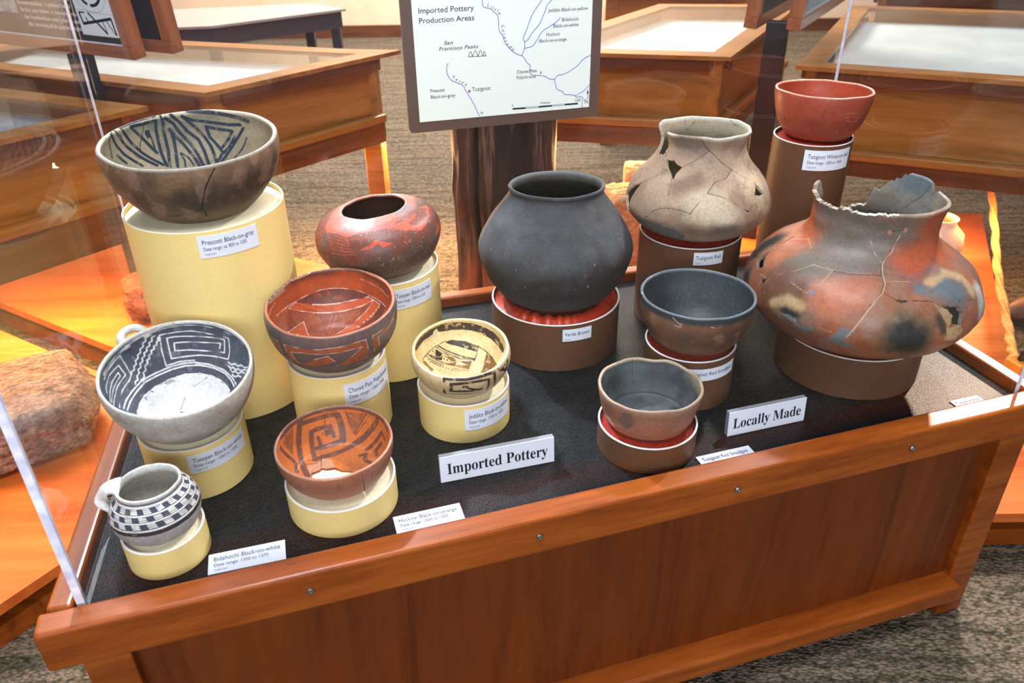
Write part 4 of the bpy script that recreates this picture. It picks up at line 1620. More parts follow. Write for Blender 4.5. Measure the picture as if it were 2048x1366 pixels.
pedestal('prescott', 'display_pedestal', 'tallest yellow pedestal, under the wide grey bowl', True, ((11.5, 53.7, .3694, .4123), 'Prescott Black-on-gray', 'Date range: ca. 800 to 1250'))
pedestal('tusayan_red', 'display_pedestal', 'yellow pedestal under the squat red jar', True, ((14.5, 62, .180, .225), 'Tusayan Black-on-red', 'Date range: 1050 to 1210'))
pedestal('chavez', 'display_pedestal', 'yellow pedestal under the polychrome bowl with the broken rim', True, ((16.5, 89, .0969, .1456), 'Chavez Pass Polychrome', 'Date range: 1260-1330'))
pedestal('jeddito', 'display_pedestal', 'low yellow pedestal under the small cream bowl', True, ((3.4, 73.2, .033, .0805), 'Jeddito Black-on-yellow', 'Date range: 1350 to 1625'))
pedestal('huckovi', 'display_pedestal', 'low yellow pedestal without a label, under the orange bowl', True)
pedestal('tusayan_white', 'display_pedestal', 'yellow pedestal under the large pale bowl with slate blue painting', True, ((12.6, 85.6, .063, .103), 'Tusayan Black-on-white', 'Date range: 1200 to 1300'))
pedestal('bidahochi', 'display_pedestal', 'smallest yellow pedestal, under the small checked jar at the front left', True)
pedestal('verde', 'display_pedestal', 'wide brown pedestal with a rust satin cushion, under the dark grey jar', False, ((3, 29, .079, .1085), 'Verde Brown', None), satin=True)
pedestal('tuz_rear', 'display_pedestal', 'brown pedestal under the pale mended jar', False, ((-7, 26.3, .1865, .2175), 'Tuzigoot Red', None))
pedestal('white_on_red', 'display_pedestal', 'tallest brown pedestal, under the red bowl at the back right', False, ((-28, 46, .345, .393), 'Tuzigoot White-on-red', 'Date range: 1300 to 1450'))
pedestal('smudged_mid', 'display_pedestal', 'brown pedestal under the brown bowl with the charcoal interior', False, ((-17.4, 55.8, .0755, .1035), 'Tuzigoot Red Smudged', None))
pedestal('smudged_front', 'display_pedestal', 'low brown pedestal without a label, under the small uneven reddish bowl', False)
pedestal('big', 'display_pedestal', 'widest brown pedestal, under the large broken jar', False)


# ---------------------------------------------------------------- cards and title signs on the deck
def flat_card(x, y, w, h, ang, title, date, label, ink):
    t = thing('label_card', U(x, y, 0), label, 'label', 'printed cards lying on the deck', math.radians(ang))
    W = WM[t]
    w, h = w * S, h * S
    box('card', (w, h, .0016), W @ Matrix.Translation((0, 0, .0012)), PAPER, t)
    letters('lettering', label_lines(w, h, title, date, 'TUZI 3107'), lambda u, v: (u - w / 2, v - h / 2, .0023), ink, t, W)


flat_card(-.4445, .9645, .1235, .0455, 15.5, 'Bidahochi Black-on-white', 'Date range: 1300 to 1375', 'printed card for Bidahochi ware lying beside the smallest yellow pedestal', INKL)
flat_card(-.150, 1.049, .120, .043, 16.5, 'Huckovi Black-on-orange', 'Date range: 1300 to 1350', 'printed card for Huckovi ware lying to the right of the orange bowl', INKL)
flat_card(.406, 1.2045, .114, .031, 16.8, 'Tuzigoot Red Smudged', None, 'printed card lying in front of the Locally Made sign', INKL)
flat_card(.949, 1.367, .070, .0295, 16.9, 'Tuzigoot Red', None, 'small printed card lying in the pool of light at the right end', INKL)


def title_sign(A, B, hgt, text, label):
    A, B = U(*A, 0), U(*B, 0)
    w, h, d = (B - A).length, hgt * S, .009
    m = frame((A + B) / 2 + Vector((0, 0, .001)), B - A)
    t = thing('title_sign', m.translation, label, 'sign', None, math.atan2((B - A).y, (B - A).x))
    W = WM[t] @ Matrix.Rotation(math.radians(-4), 4, 'X')
    box('backing_board', (w, d, h), W, GREYB, t, .0004, 1, (0, d / 2, h / 2))
    box('face_panel', (w, .0012, h), W, PAPER, t, 0, 1, (0, -.0007, h / 2))
    letters('lettering', [(serif(text), -.44 * w, .30 * h, .88 * w, .42 * h)], lambda u, v: (u, -.0018, v), INKB, t, W)


title_sign((-.135, 1.143), (.0765, 1.2), .0555, 'Imported Pottery', 'white title sign reading Imported Pottery, standing on the black deck')
title_sign((.422, 1.267), (.588, 1.316), .0545, 'Locally Made', 'white title sign reading Locally Made, standing on the black deck')

# ---------------------------------------------------------------- the display case
DECK = [(-.676, .847), (1.067, 1.378), (.831, 2.083), (-.837, 1.638)]
FU = np.array([.957, .289]) / np.hypot(.957, .289)
FN = np.array([-FU[1], FU[0]])
FO = np.array([-.694, .79])


def fr(t, n=0.0, z=0.0):
    p = FO + FU * t + FN * n
    return U(p[0], p[1], z)


case = thing('display_case', U(.1, 1.5, -ZF), 'low cherry wood display case with a black deck, holding all the pottery', 'display case')
prism('deck', [(DECK[0][0] - .004, DECK[0][1] - .006), (DECK[1][0] + .006, DECK[1][1] - .004), (DECK[2][0] + .004, DECK[2][1] + .006), (DECK[3][0] - .006, DECK[3][1] + .004)], -.03, 0, FELT, case)
RT, RB = .026, -.055            # rail top and bottom
LEN = 1.90
zc, zh = (RT + RB) / 2 * S + ZF * S, (RT - RB) * S


def rail(name, p, q, w, side):
    """rail along deck edge p-q lying outside it"""
    P, Q = np.array(p), np.array(q)
    u = (Q - P) / np.linalg.norm(Q - P)
    n = np.array([u[1], -u[0]]) * side
    a, b = P + n * w / 2, Q + n * w / 2
    A, B = U(a[0], a[1], 0), U(b[0], b[1], 0)
    A.z = B.z = zc
    return bar(name, A, B, w * S, zh, W_CASE, case, .006, 3)


ext = FU * .05
rail('front_rail', (DECK[0][0] - .045, DECK[0][1] - .0135), (DECK[1][0] + .05, DECK[1][1] + .0151), .048, 1)
dl = np.array(DECK[3]) - np.array(DECK[0])
dl /= np.linalg.norm(dl)
rail('left_rail', tuple(np.array(DECK[0]) - dl * .002), tuple(np.array(DECK[3]) + dl * .03), .038, -1)
dr_ = np.array(DECK[2]) - np.array(DECK[1])
dr_ /= np.linalg.norm(dr_)
rail('right_rail', tuple(np.array(DECK[1]) + dr_ * .0), tuple(np.array(DECK[2]) + dr_ * .03), .034, 1)
rail('back_rail', DECK[3], DECK[2], .034, -1)
# body under the deck
LI = .045                       # set back of the front legs
for t, nm in ((.017, 'front_left'), (LEN - .07, 'front_right')):
    A = fr(t + .036, LI + .036, 0)
    box('leg', (.072 * S, .072 * S, (ZF - .055) * S), frame(Vector((A.x, A.y, (ZF - .055) * S / 2)), (FU[0], FU[1], 0)), W_CASE, case, .003)
for c in (DECK[3], DECK[2]):
    m_ = np.array([.0, 1.5])
    d_ = (m_ - np.array(c)) / np.linalg.norm(m_ - np.array(c))
    q = np.array(c) + d_ * .06
    A = U(q[0], q[1], 0)
    box('leg', (.072 * S, .072 * S, (ZF - .055) * S), frame(Vector((A.x, A.y, (ZF - .055) * S / 2)), (FU[0], FU[1], 0)), W_CASE, case, .003)
# front panel: vertical veneer, so its local X points up
pw = (LEN - .07 - .017 - .066) * S
mid = fr((.017 + LEN) / 2, LI + .03, 0)
zb, zt = (ZF - .60) * S, (ZF - .055) * S
box('front_panel', (zt - zb, .016, pw), frame(Vector((mid.x, mid.y, (zb + zt) / 2)), (0, 0, 1), (FU[0], FU[1], 0)), W_PANEL, case)
kz0, kz1 = (ZF - .615) * S, (ZF - .495) * S
A, B = fr(.085, LI + .004), fr(LEN - .060, LI + .004)
A.z = B.z = (kz0 + kz1) / 2 + .012
bar('kick_rail', A, B, .062, .046, W_CASE, case, .008, 3)
A, B = fr(.085, LI + .022), fr(LEN - .07, LI + .022)
A.z = B.z = kz0 + .02
bar('plinth_board', A, B, .02, .05, W_CASE, case, .002, 2)
for (p, q, nm) in ((DECK[0], DECK[3], 'left_panel'), (DECK[1], DECK[2], 'right_panel'), (DECK[3], DECK[2], 'back_panel')):
    P, Q = np.array(p, float), np.array(q, float)
    ctr = np.mean(np.array(DECK), axis=0)
    u = (Q - P) / np.linalg.norm(Q - P)
    n = np.array([-u[1], u[0]])
    if (ctr - P) @ n < 0:
        n = -n
    a, b = P + n * .045 + u * .09, Q + n * .045 - u * .06
    A, B = U(a[0], a[1], 0), U(b[0], b[1], 0)
    A.z = B.z = (zb + zt) / 2
    bar(nm, A, B, .016, zt - zb, W_PANEL, case)
# screws in the front rail
f0 = np.array([DECK[0][0], DECK[0][1]]) - FN * .048
for t in (.382, .770, 1.155, 1.540):
    p = FO + FU * t
    along = (p - f0) @ FU
    q = f0 + FU * along - FN * .0004
    A = U(q[0], q[1], -.012)
    m = frame(A, (FU[0], FU[1], 0)) @ Matrix.Rotation(math.pi / 2, 4, 'X')
    lathe('screw', [(.0055, -.002), (.0055, .0006), (.0046, .0016), (.0018, .0018), (.0014, .0006), (0, .0006)], STEEL, case, m, 20, smooth=False)

# ---------------------------------------------------------------- acrylic cover
HC = .95
cover = thing('acrylic_cover', U(.1, 1.5, 0), 'clear acrylic cover standing over the pottery inside the wooden rails', 'display cover')
TK = .012
AC = inset(DECK, .004)
for i, nm in enumerate(('front_pane', 'right_pane', 'back_pane', 'left_pane')):
    P, Q = np.array(AC[i]), np.array(AC[(i + 1) % 4])
    u = (Q - P) / np.linalg.norm(Q - P)
    n = np.array([-u[1], u[0]])
    a, b = P + n * TK / 2 + u * TK * 1.2, Q + n * TK / 2 - u * TK * 1.2
    A, B = U(a[0], a[1], .001), U(b[0], b[1], .001)
    A.z = B.z = (ZF + HC / 2) * S + .001
    bar(nm, A, B, TK * S, HC * S - .002, ACR, cover, 0)
    # bevelled corner edge at P, pale colour imitating light carried in the sheet
    e = P + n * TK * .5 + u * TK * .6
    A = U(e[0], e[1], .001)
    w = (TK, .006, .006, .005)[i] * S
    box('edge_glow_strip', (w, w * .8, HC * S - .002), frame(Vector((A.x, A.y, (ZF + HC / 2) * S + .001)), (u[0], u[1], 0)), EDGE, cover, .0004, 1)
prism('top_pane', AC, HC, HC + .009, ACR, cover)

# ---------------------------------------------------------------- map sign behind the case
SB0, SB1 = np.array([0, 1.96]), np.array([1, 2.23])
su = (SB1 - SB0) / np.linalg.norm(SB1 - SB0)
SX0, SX1, SZ0, SZ1 = -.242, .231, .4255, 1.02


def sgn(t, z):
    p = SB0 + su * t
    return U(p[0], p[1], z)


so = sgn((SX0 + SX1) / 2, SZ0)
sign = thing('map_sign', so, 'brown framed sign with a pale river map of imported pottery areas', 'sign', None, math.atan2(su[1], su[0]))
SM = WM[sign]
SW, SH = (SX1 - SX0) * S, (SZ1 - SZ0) * S
PXU = SW / 379.0                      # metres per map unit: the board is 379 map units wide
SIGNB = plain('brown_sign_board', (92, 68, 56), .55)
MAPP = plain('pale_map_paper', (240, 247, 236), .5, spec=.2)
MAPB = plain('map_river_ink', (86, 92, 190), .7)
MAPR = plain('map_star_ink', (210, 30, 36), .7)


def rounded(w, h, r, n=8):
    pts = []
    for cx, cy, a0 in ((w / 2 - r, r, -90), (w / 2 - r, h - r, 0), (-w / 2 + r, h - r, 90), (-w / 2 + r, r, 180)):
        for k in range(n + 1):
            a = math.radians(a0 + 90 * k / n)
            pts.append((cx + r * math.cos(a), cy + r * math.sin(a)))
    return pts


pts = rounded(SW, SH, .008)
bm = bmesh.new()
fa = [bm.verts.new((x, 0, z)) for x, z in pts]
fb = [bm.verts.new((x, .012, z)) for x, z in pts]
bm.faces.new(fa)
bm.faces.new(fb)
for i in range(len(pts)):
    j = (i + 1) % len(pts)
    bm.faces.new((fa[i], fa[j], fb[j], fb[i]))
bm_obj('board', bm, SIGNB, sign, SM)
mp_ = box('map_sheet', (SW - 40 * PXU, .0012, SH - 40 * PXU), SM, MAPP, sign, 0, 1, (0, -.0008, SH / 2))


# map units: x from the sheet's left edge 0..341, y upwards from the sheet's lower edge (as measured on the sign)
def mxy(x, y):
    return ((x - 170.5) * PXU, -.0018, 20 * PXU + y * PXU)


def from_photo(X, Y):
    """zoomed-in view coordinates of the sign (2024 px = 400 photo px wide) -> map units"""
    yb = 1272 + (X - 178) * (-158 / 1727)            # lower edge of the sheet
    yt = 0
    xl, xr = 70 + 108 * (Y / 1272), 1937 - 32 * (Y / 1115)
    return ((X - xl) / (xr - xl) * 341, (yb - Y) / 5.06 * .99)


def strokes(name, polys, w, material, parent, mat):
    VV, FF = [], []
    for P in polys:
        P = [from_photo(*q) for q in P]
        P = curve3([(a, b, 0) for a, b in P], 6 * (len(P) - 1))[:, :2] if len(P) > 2 else np.array(P)
        T = np.gradient(P, axis=0)
        T /= np.linalg.norm(T, axis=1)[:, None] + 1e-9
        nn = np.stack([-T[:, 1], T[:, 0]], 1) * w / 2
        k = len(VV)
        for p, q in zip(P, nn):
            VV += [mxy(*(p - q)), mxy(*(p + q))]
        FF += [(k + 2 * i, k + 2 * i + 2, k + 2 * i + 3, k + 2 * i + 1) for i in range(len(P) - 1)]
    return mesh_obj(name, VV, FF, material, parent, mat)


strokes('small_creek', [[(72, 62), (100, 30), (140, 12), (190, 0)]], 1.1, MAPB, mp_, SM)
strokes('colorado_river', [
    [(385, 0), (400, 14), (450, 25), (495, 80), (560, 98), (600, 105), (640, 125), (690, 130), (710, 90), (716, 40), (705, 0)],
    [(716, 45), (740, 32), (765, 50), (785, 100), (783, 170), (800, 208), (870, 222), (900, 248), (938, 275), (950, 340), (955, 410), (990, 450), (1020, 520), (1080, 580), (1130, 612), (1190, 630)],
    [(1190, 630), (1222, 660), (1240, 690), (1275, 720), (1272, 770), (1295, 805), (1420, 815), (1470, 840), (1530, 845)], [(1530, 845), (1570, 805), (1640, 790), (1760, 720), (1830, 650), (1917, 602)],
    [(1530, 845), (1548, 920), (1565, 945), (1610, 960), (1640, 990), (1700, 992), (1760, 1000), (1800, 975), (1840, 955), (1905, 890)], [(1745, 1000), (1770, 1018), (1810, 1010), (1835, 1035), (1825, 1080), (1828, 1118)],
    [(1190, 628), (1215, 560), (1217, 505), (1202, 470), (1240, 380), (1290, 260), (1370, 150), (1453, 47)], [(1217, 505), (1260, 470), (1290, 420), (1365, 340), (1420, 230), (1450, 160), (1490, 120), (1512, 50)],
    [(1213, 562), (1300, 535), (1350, 470), (1400, 400), (1500, 340), (1570, 290), (1585, 265)],
], 1.1, MAPB, mp_, SM)
strokes('verde_river', [
    [(455, 714), (438, 740), (442, 810), (480, 868), (520, 885), (600, 920), (625, 965), (700, 1080), (740, 1160), (768, 1212)]], 1.1, MAPB, mp_, SM)
strokes('mountain_peaks', [[(648, 650), (670, 605), (690, 648)], [(690, 648), (718, 595), (745, 645)], [(745, 645), (768, 592), (795, 642)], [(795, 642), (806, 600), (826, 638)], [(648, 652), (740, 646), (826, 638)]], .9, INKB, mp_, SM)
strokes('arrow_shaft', [[(1885, 1075), (1886, 1010), (1885, 960)]], .9, INKB, mp_, SM)
for seg in ([(1098, 1138), (1232, 1128)], [(1366, 1116), (1505, 1104)], [(1640, 1092), (1780, 1080)]):
    strokes('scale_bar', [seg], 3.0, INKB, mp_, SM)
for seg in ([(1232, 1133), (1366, 1121)], [(1232, 1122), (1366, 1110)], [(1505, 1109), (1640, 1097)], [(1505, 1098), (1640, 1086)]):
    strokes('scale_outline', [seg], .6, INKB, mp_, SM)
a_, b_, c_ = from_photo(1875, 980), from_photo(1896, 978), from_photo(1886, 940)
mesh_obj('north_arrow', [mxy(*a_), mxy(*b_), mxy(*c_)], [(0, 1, 2)], INKB, mp_, SM)
sx_, sy_ = from_photo(661, 972)
star = []
for k in range(10):
    rr = 4.0 if k % 2 == 0 else 1.7
    star.append(mxy(sx_ + rr * math.sin(k * math.pi / 5), sy_ + rr * math.cos(k * math.pi / 5)))
mesh_obj('red_star', star + [mxy(sx_, sy_)], [(k, (k + 1) % 10, 10) for k in range(10)], MAPR, mp_, SM)


def mt(body, X, Y, X2, cap, shear=0.0, ang=0.0):
    x, y = from_photo(X, Y)
    w = None if X2 is None else (X2 - X) / 5.06 * .96
    return (body, x, y, w, cap, shear, ang)


mapf = lambda u, v: mxy(u, v)
letters('title_lettering', [mt('Imported Pottery', 163, 290, 692, 9.4), mt('Production Areas', 170, 375, 698, 9.4)], mapf, INKB, mp_, SM)
NAMES = [mt('Tusayan Black-on-white', 1440, 118, 1848, 6.2), mt('Jeddito Black-on-yellow', 1457, 228, 1868, 6.2), mt('Bidahochi', 1604, 305, 1773, 6.2), mt('Black-on-white', 1513, 365, 1772, 6.2),
                        mt('Huckovi', 1440, 445, 1578, 6.2), mt('Black-on-orange', 1366, 505, 1650, 6.2), mt('Chavez Pass', 1140, 798, 1347, 6.2), mt('Polychrome', 1138, 852, 1337, 6.2),
                        mt('Prescott', 282, 988, 425, 6.2), mt('Black-on-gray', 287, 1045, 533, 6.2), mt('Tuzigoot', 690, 972, 877, 7.4),
                        mt('San', 408, 552, 497, 6.6, .25), mt('Fransisco Peaks', 362, 606, 750, 6.6, .25), mt('N', 1853, 1080, 1888, 8.5),
                        mt('0', 1090, 1117, 1106, 4.2), mt('Miles', 1388, 1088, 1490, 3.6), mt('100', 1748, 1062, 1812, 4.6)]
RIVER = [mt(ch, X, Y, None, 5.4, .2, a) for ch, X, Y, a in (('L', 832, 200, -18), ('i', 868, 210, -20), ('t', 886, 222, -24), ('t', 906, 232, -28), ('l', 930, 245, -32), ('e', 944, 262, -36),
           ('C', 972, 368, -60), ('o', 980, 405, -64), ('l', 992, 440, -66), ('o', 1000, 468, -62), ('r', 1014, 502, -56), ('a', 1028, 530, -50), ('d', 1058, 556, -42), ('o', 1084, 578, -36),
           ('R', 1376, 800, 0), ('V', 492, 850, -22), ('e', 524, 872, -22), ('r', 556, 888, -26), ('d', 580, 898, -30), ('e', 614, 915, -34), ('R.', 770, 1180, -50))]
for grp in ((0,), (1,), (2, 3), (4, 5), (6, 7), (8, 9), (10,), (11, 12), (13,), (14,), (15,), (16,)):
    letters('place_name', [NAMES[k] for k in grp], mapf, INKB, mp_, SM)
for a_n, b_n in ((0, 6), (6, 14), (14, 15), (15, 20), (20, 21)):
    letters('river_name', RIVER[a_n:b_n], mapf, INKB, mp_, SM)

# ---------------------------------------------------------------- the hall
floor = mesh_obj('floor', [(-9, -3, 0), (9, -3, 0), (9, 9, 0), (-9, 9, 0)], [(0, 1, 2, 3)], CARPET)
struct(floor)
WALLM = plain('warm_plaster', (232, 204, 178), .9, noise=.03, nscale=6)
struct(box('wall_back', (18, .12, 3.6), Matrix.Translation((0, 7.55, 1.8)), WALLM))
struct(box('baseboard_back', (18, .03, .10), Matrix.Translation((0, 7.475, .05)), W_CABD))

# low wooden platforms either side of the case
pz = -.50


PLATS = []


def platform(name, poly, label):
    PLATS.append(poly)
    t = thing(name, U(np.mean([p[0] for p in poly]), np.mean([p[1] for p in poly]), -ZF), label, 'platform')
    prism('platform_top', poly, pz - .03, pz, W_PLAT, t, .003)
    prism('platform_base', inset(poly, .07), -ZF + .002, pz - .03, W_CABD, t)
    prism('base_strip', inset(poly, .035), -ZF + .002, -ZF + .06, W_CASE, t, 0, inset(poly, .07))
    return t


platform('low_platform', [(-1.55, .81), (-.985, 1.649), (-.985, 2.055), (-2.6, 3.02)], 'low orange wood platform on the left, holding the large stone')
platform('low_platform', [(-2.6, 3.17), (-1.05, 2.242), (-.62, 3.02), (-2.45, 4.0)], 'low orange wood platform under the wall cabinet behind the tall yellow pedestal')
platform('low_platform', [(1.21, 1.56), (1.44, 1.56), (1.70, 2.25), (1.86, 2.71), (2.22, 3.55), (.28, 3.72), (.40, 2.86), (.96, 2.30)], 'low orange wood platform on the right, behind the rope')


def cabinet(poly, edges, zt, zm, zb, leg_at, label, name='table_cabinet', glass=True, bed=(206, 212, 214), posts=True):
    """table-top display cabinet on legs. edges: indices of the polygon sides that get panels"""
    c = np.mean(np.array(poly), axis=0)
    t = thing(name, U(c[0], c[1], -ZF), label, 'display cabinet', 'glass topped cabinets along the hall')
    prism('top_frame', poly, zt - .016, zt, W_CAB, t, .002, inset(poly, .085))
    if glass:
        prism('glass_top', inset(poly, .084), zt - .007, zt - .001, GLASS, t)
    prism('display_bed', inset(poly, .05), zt - .075, zt - .066, plain('display_bed', bed, .8, noise=.06, nscale=5), t)
    n = len(poly)
    P = np.array(inset(poly, .028))
    for i in edges:
        a, b = P[i], P[(i + 1) % n]
        u = (b - a) / np.linalg.norm(b - a)
        A, B = U(*(a + u * .05), 0), U(*(b - u * .05), 0)

        def bb(nm, z0, z1, w, m, off=0.0, bv=.002):
            nn = Vector((-u[1], u[0], 0)) * off
            a1, b1 = A + nn, B + nn
            a1.z = b1.z = ((z0 + z1) / 2 + ZF) * S
            bar(nm, a1, b1, w, (z1 - z0) * S, m, t, bv)
        bb('upper_rail', zt - .062, zt - .016, .030, W_CABD)
        bb('front_panel', zm, zt - .06, .012, W_CAB, .012)
        bb('moulding', zm - .034, zm, .040, W_CAB, -.004, .006)
        bb('lower_rail', zb, zm - .034, .030, W_CABD, .004)
    for i in leg_at:
        q = np.array(inset(poly, .068))[i]
        j = P[(i + 1) % n] - P[i]
        A = U(q[0], q[1], 0)
        on = any(in_poly(np.array([q[0]]), np.array([q[1]]), pl)[0] for pl in PLATS)
        z0_ = (pz + ZF) * S if on else 0.0
        z1_ = (zt - .016 + ZF) * S
        box('leg', (.075 * S, .075 * S, z1_ - z0_), frame(Vector((A.x, A.y, (z0_ + z1_) / 2)), (j[0], j[1], 0)), W_CAB, t, .003)
    return t


PA = [(-1.173, 2.656), (-2.10, 3.06), (-2.9, 2.3), (-1.95, 1.752)]
PC = [(-1.035, 2.811), (-.438, 3.458), (-.64, 3.49), (-2.2, 3.95), (-2.3, 3.38)]
PE = [(.02, 3.417), (.863, 3.235), (1.5, 4.41), (.79, 4.49)]
PD = [(1.067, 3.078), (2.3, 2.567), (3.0, 3.95), (1.75, 4.364)]
cabinet(PA, (0, 3), .3, .04, -.125, (0, 3), 'left cabinet nearest the visitor, beside the low platform with the stone', bed=(150, 160, 176))
cabinet(PC, (0, 1, 4), .3, .06, -.06, (0, 1), 'cabinet behind the wide grey bowl, ending left of the map sign')
cabinet(PE, (0, 1, 3), .3, .045, -.07, (0, 1), 'cabinet right of the map sign, behind the pale mended jar')
cabinet(PD, (0, 3), .3, .0, -.10, (0, 1), 'cabinet at the right, behind the red bowl, with a bright glass top', bed=(232, 238, 238))

# exhibits lying in the right cabinets
SHEET = plain('exhibit_sheet', (214, 222, 226), .8)
for (x, y, w, d, rz, c, lab) in ((1.45, 3.25, .20, .12, -.35, (188, 196, 200), 'grey exhibit sheet at the left front of the bright right cabinet'),
                                 (1.72, 3.20, .22, .08, -.38, (236, 238, 236), 'white exhibit sheet at the middle of the bright right cabinet'),
                                 (2.02, 3.06, .12, .12, -.38, (214, 214, 196), 'square cream exhibit sheet at the right of the bright right cabinet')):
    s_ = box('exhibit_sheet', (w * S, d * S, .003), Matrix.Translation(U(x, y, .2375)) @ Matrix.Rotation(rz, 4, 'Z'), plain('exhibit_sheet', c, .8), None, .0005, 1)
    tag(s_, lab, 'paper')


def rock(name, loc, size, seed, material, label, cat='stone', rz=0.0, rough=.16, boxy=.55):
    bm = bmesh.new()
    bmesh.ops.create_icosphere(bm, subdivisions=5, radius=1.0)
    P = np.array([v.co for v in bm.verts])
    k = np.max(np.abs(P), axis=1)[:, None]
    P = P * (1 - boxy) + P / k * boxy * .86
    n = fbm(P * 1.3 + seed * 7.1, seed, 4)[:, None] - .5
    n2 = fbm(P * 7 + seed * 3.1, seed + 3, 3)[:, None] - .5
    P = P * (1 + n * rough * 2.2 + n2 * rough * .5)
    P *= np.array(size) / 2 * S
    P[:, 2] -= P[:, 2].min()
    for v, p in zip(bm.verts, P):
        v.co = p
    o = bm_obj(name, bm, material, None, Matrix.Translation(U(*loc)) @ Matrix.Rotation(rz, 4, 'Z'), True)
    return tag(o, label, cat)


BASALT = stone('vesicular_basalt', (84, 64, 56), (140, 114, 98), (196, 164, 134), 34)
SAND = stone('warm_sandstone', (190, 130, 84), (222, 168, 118), (240, 200, 156), 26)
REDST = stone('dark_red_stone', (70, 34, 26), (110, 58, 44), (150, 90, 70), 40)
rock('grinding_stone', (-1.53, 1.93, pz), (.62, .46, .20), 3, BASALT, 'large rough grinding stone on the left platform', rz=.5, rough=.13)
rock('flat_stone', (-1.70, 2.16, pz + .001), (.1, .1, .02), 9, SAND, 'small pale chip beside the large grinding stone')
rock('rough_stone', (-1.36, 2.72, pz), (.22, .22, .16), 5, REDST, 'dark red stone behind the tall yellow pedestal', rz=.4)
rock('stone_block', (.475, 3.08, pz), (.21, .20, .38), 7, SAND, 'lower warm stone block behind the grey jar', rz=.2, rough=.08, boxy=.8)
rock('stone_block', (.575, 3.30, pz), (.21, .18, .40), 8, SAND, 'upper warm stone block seen left of the pale mended jar', rz=-.1, rough=.08, boxy=.8)
rock('stone_block', (1.40, 3.12, pz), (.34, .26, .16), 11, SAND, 'broad warm stone under the right cabinet', rz=-.3, rough=.1, boxy=.75)
WPOT = plain('pale_clay', (236, 206, 176), .6, noise=.05, nscale=20)
wp = lathe('storage_jar', [(0, 0), (.045, .002), (.075, .03), (.088, .075), (.080, .115), (.055, .14), (.046, .155), (.052, .17), (.047, .17), (.042, .155), (.05, .138), (.07, .11), (.078, .075), (.06, .03), (0, .012)], WPOT, None, Matrix.Translation(U(1.755, 3.05, pz)), 48)
tag(wp, 'round pale jar under the right cabinet, right of the broken jar', 'jar')

# posts with reading panels between the cabinets
def post(x, y, z1, label):
    o = box('support_post', (.085 * S, .045 * S, (z1 - pz) * S), frame(U(x, y, (z1 + pz) / 2), (.75, -.35, 0)), BLACK, None, .003)
    return tag(o, label, 'post')


post(-1.50, 2.965, .405, 'black post holding the reading panels at the left')
post(1.06, 3.34, .41, 'black post holding the reading panels at the right')


def reading_panel(a, b, z0, z1, depth, lean, label, face, content=None):
    """framed board; a-b is its lower front edge in the layout; lean tips the top towards its face"""
    A, B = U(*a, z0), U(*b, z0)
    m0 = frame(A, B - A)
    t = thing('reading_panel', A, label, 'information panel', 'framed reading panels')
    m = m0 @ Matrix.Rotation(math.radians(lean), 4, 'X')
    L, H = (B - A).length, (z1 - z0) * S
    fw, fd = .036, depth * S
    bar_ = lambda nm, s, c: box(nm, s, m, W_SIGN, t, .002, 2, c)
    bar_('frame_bottom', (L, fd, fw), (L / 2, fd / 2, fw / 2))
    bar_('frame_top', (L, fd, fw), (L / 2, fd / 2, H - fw / 2))
    for x in (fw / 2, L - fw / 2):
        box('frame_side', (H - 2 * fw, fd, fw), m @ Matrix.Translation((x, fd / 2, H / 2)) @ Matrix.Rotation(math.pi / 2, 4, 'Y'), W_SIGN, t, .002)
    box('panel_face', (L - 2 * fw, .006, H - 2 * fw), m, face, t, 0, 1, (L / 2, .010, H / 2))
    if content:
        content(t, m, L, H, fw)
    return t


LFACE = plain('dark_brown_print', (46, 33, 33), .5)
WHINK = plain('white_print', (226, 226, 232), .7)
SHT = plain('white_sheet', (224, 232, 240), .6)


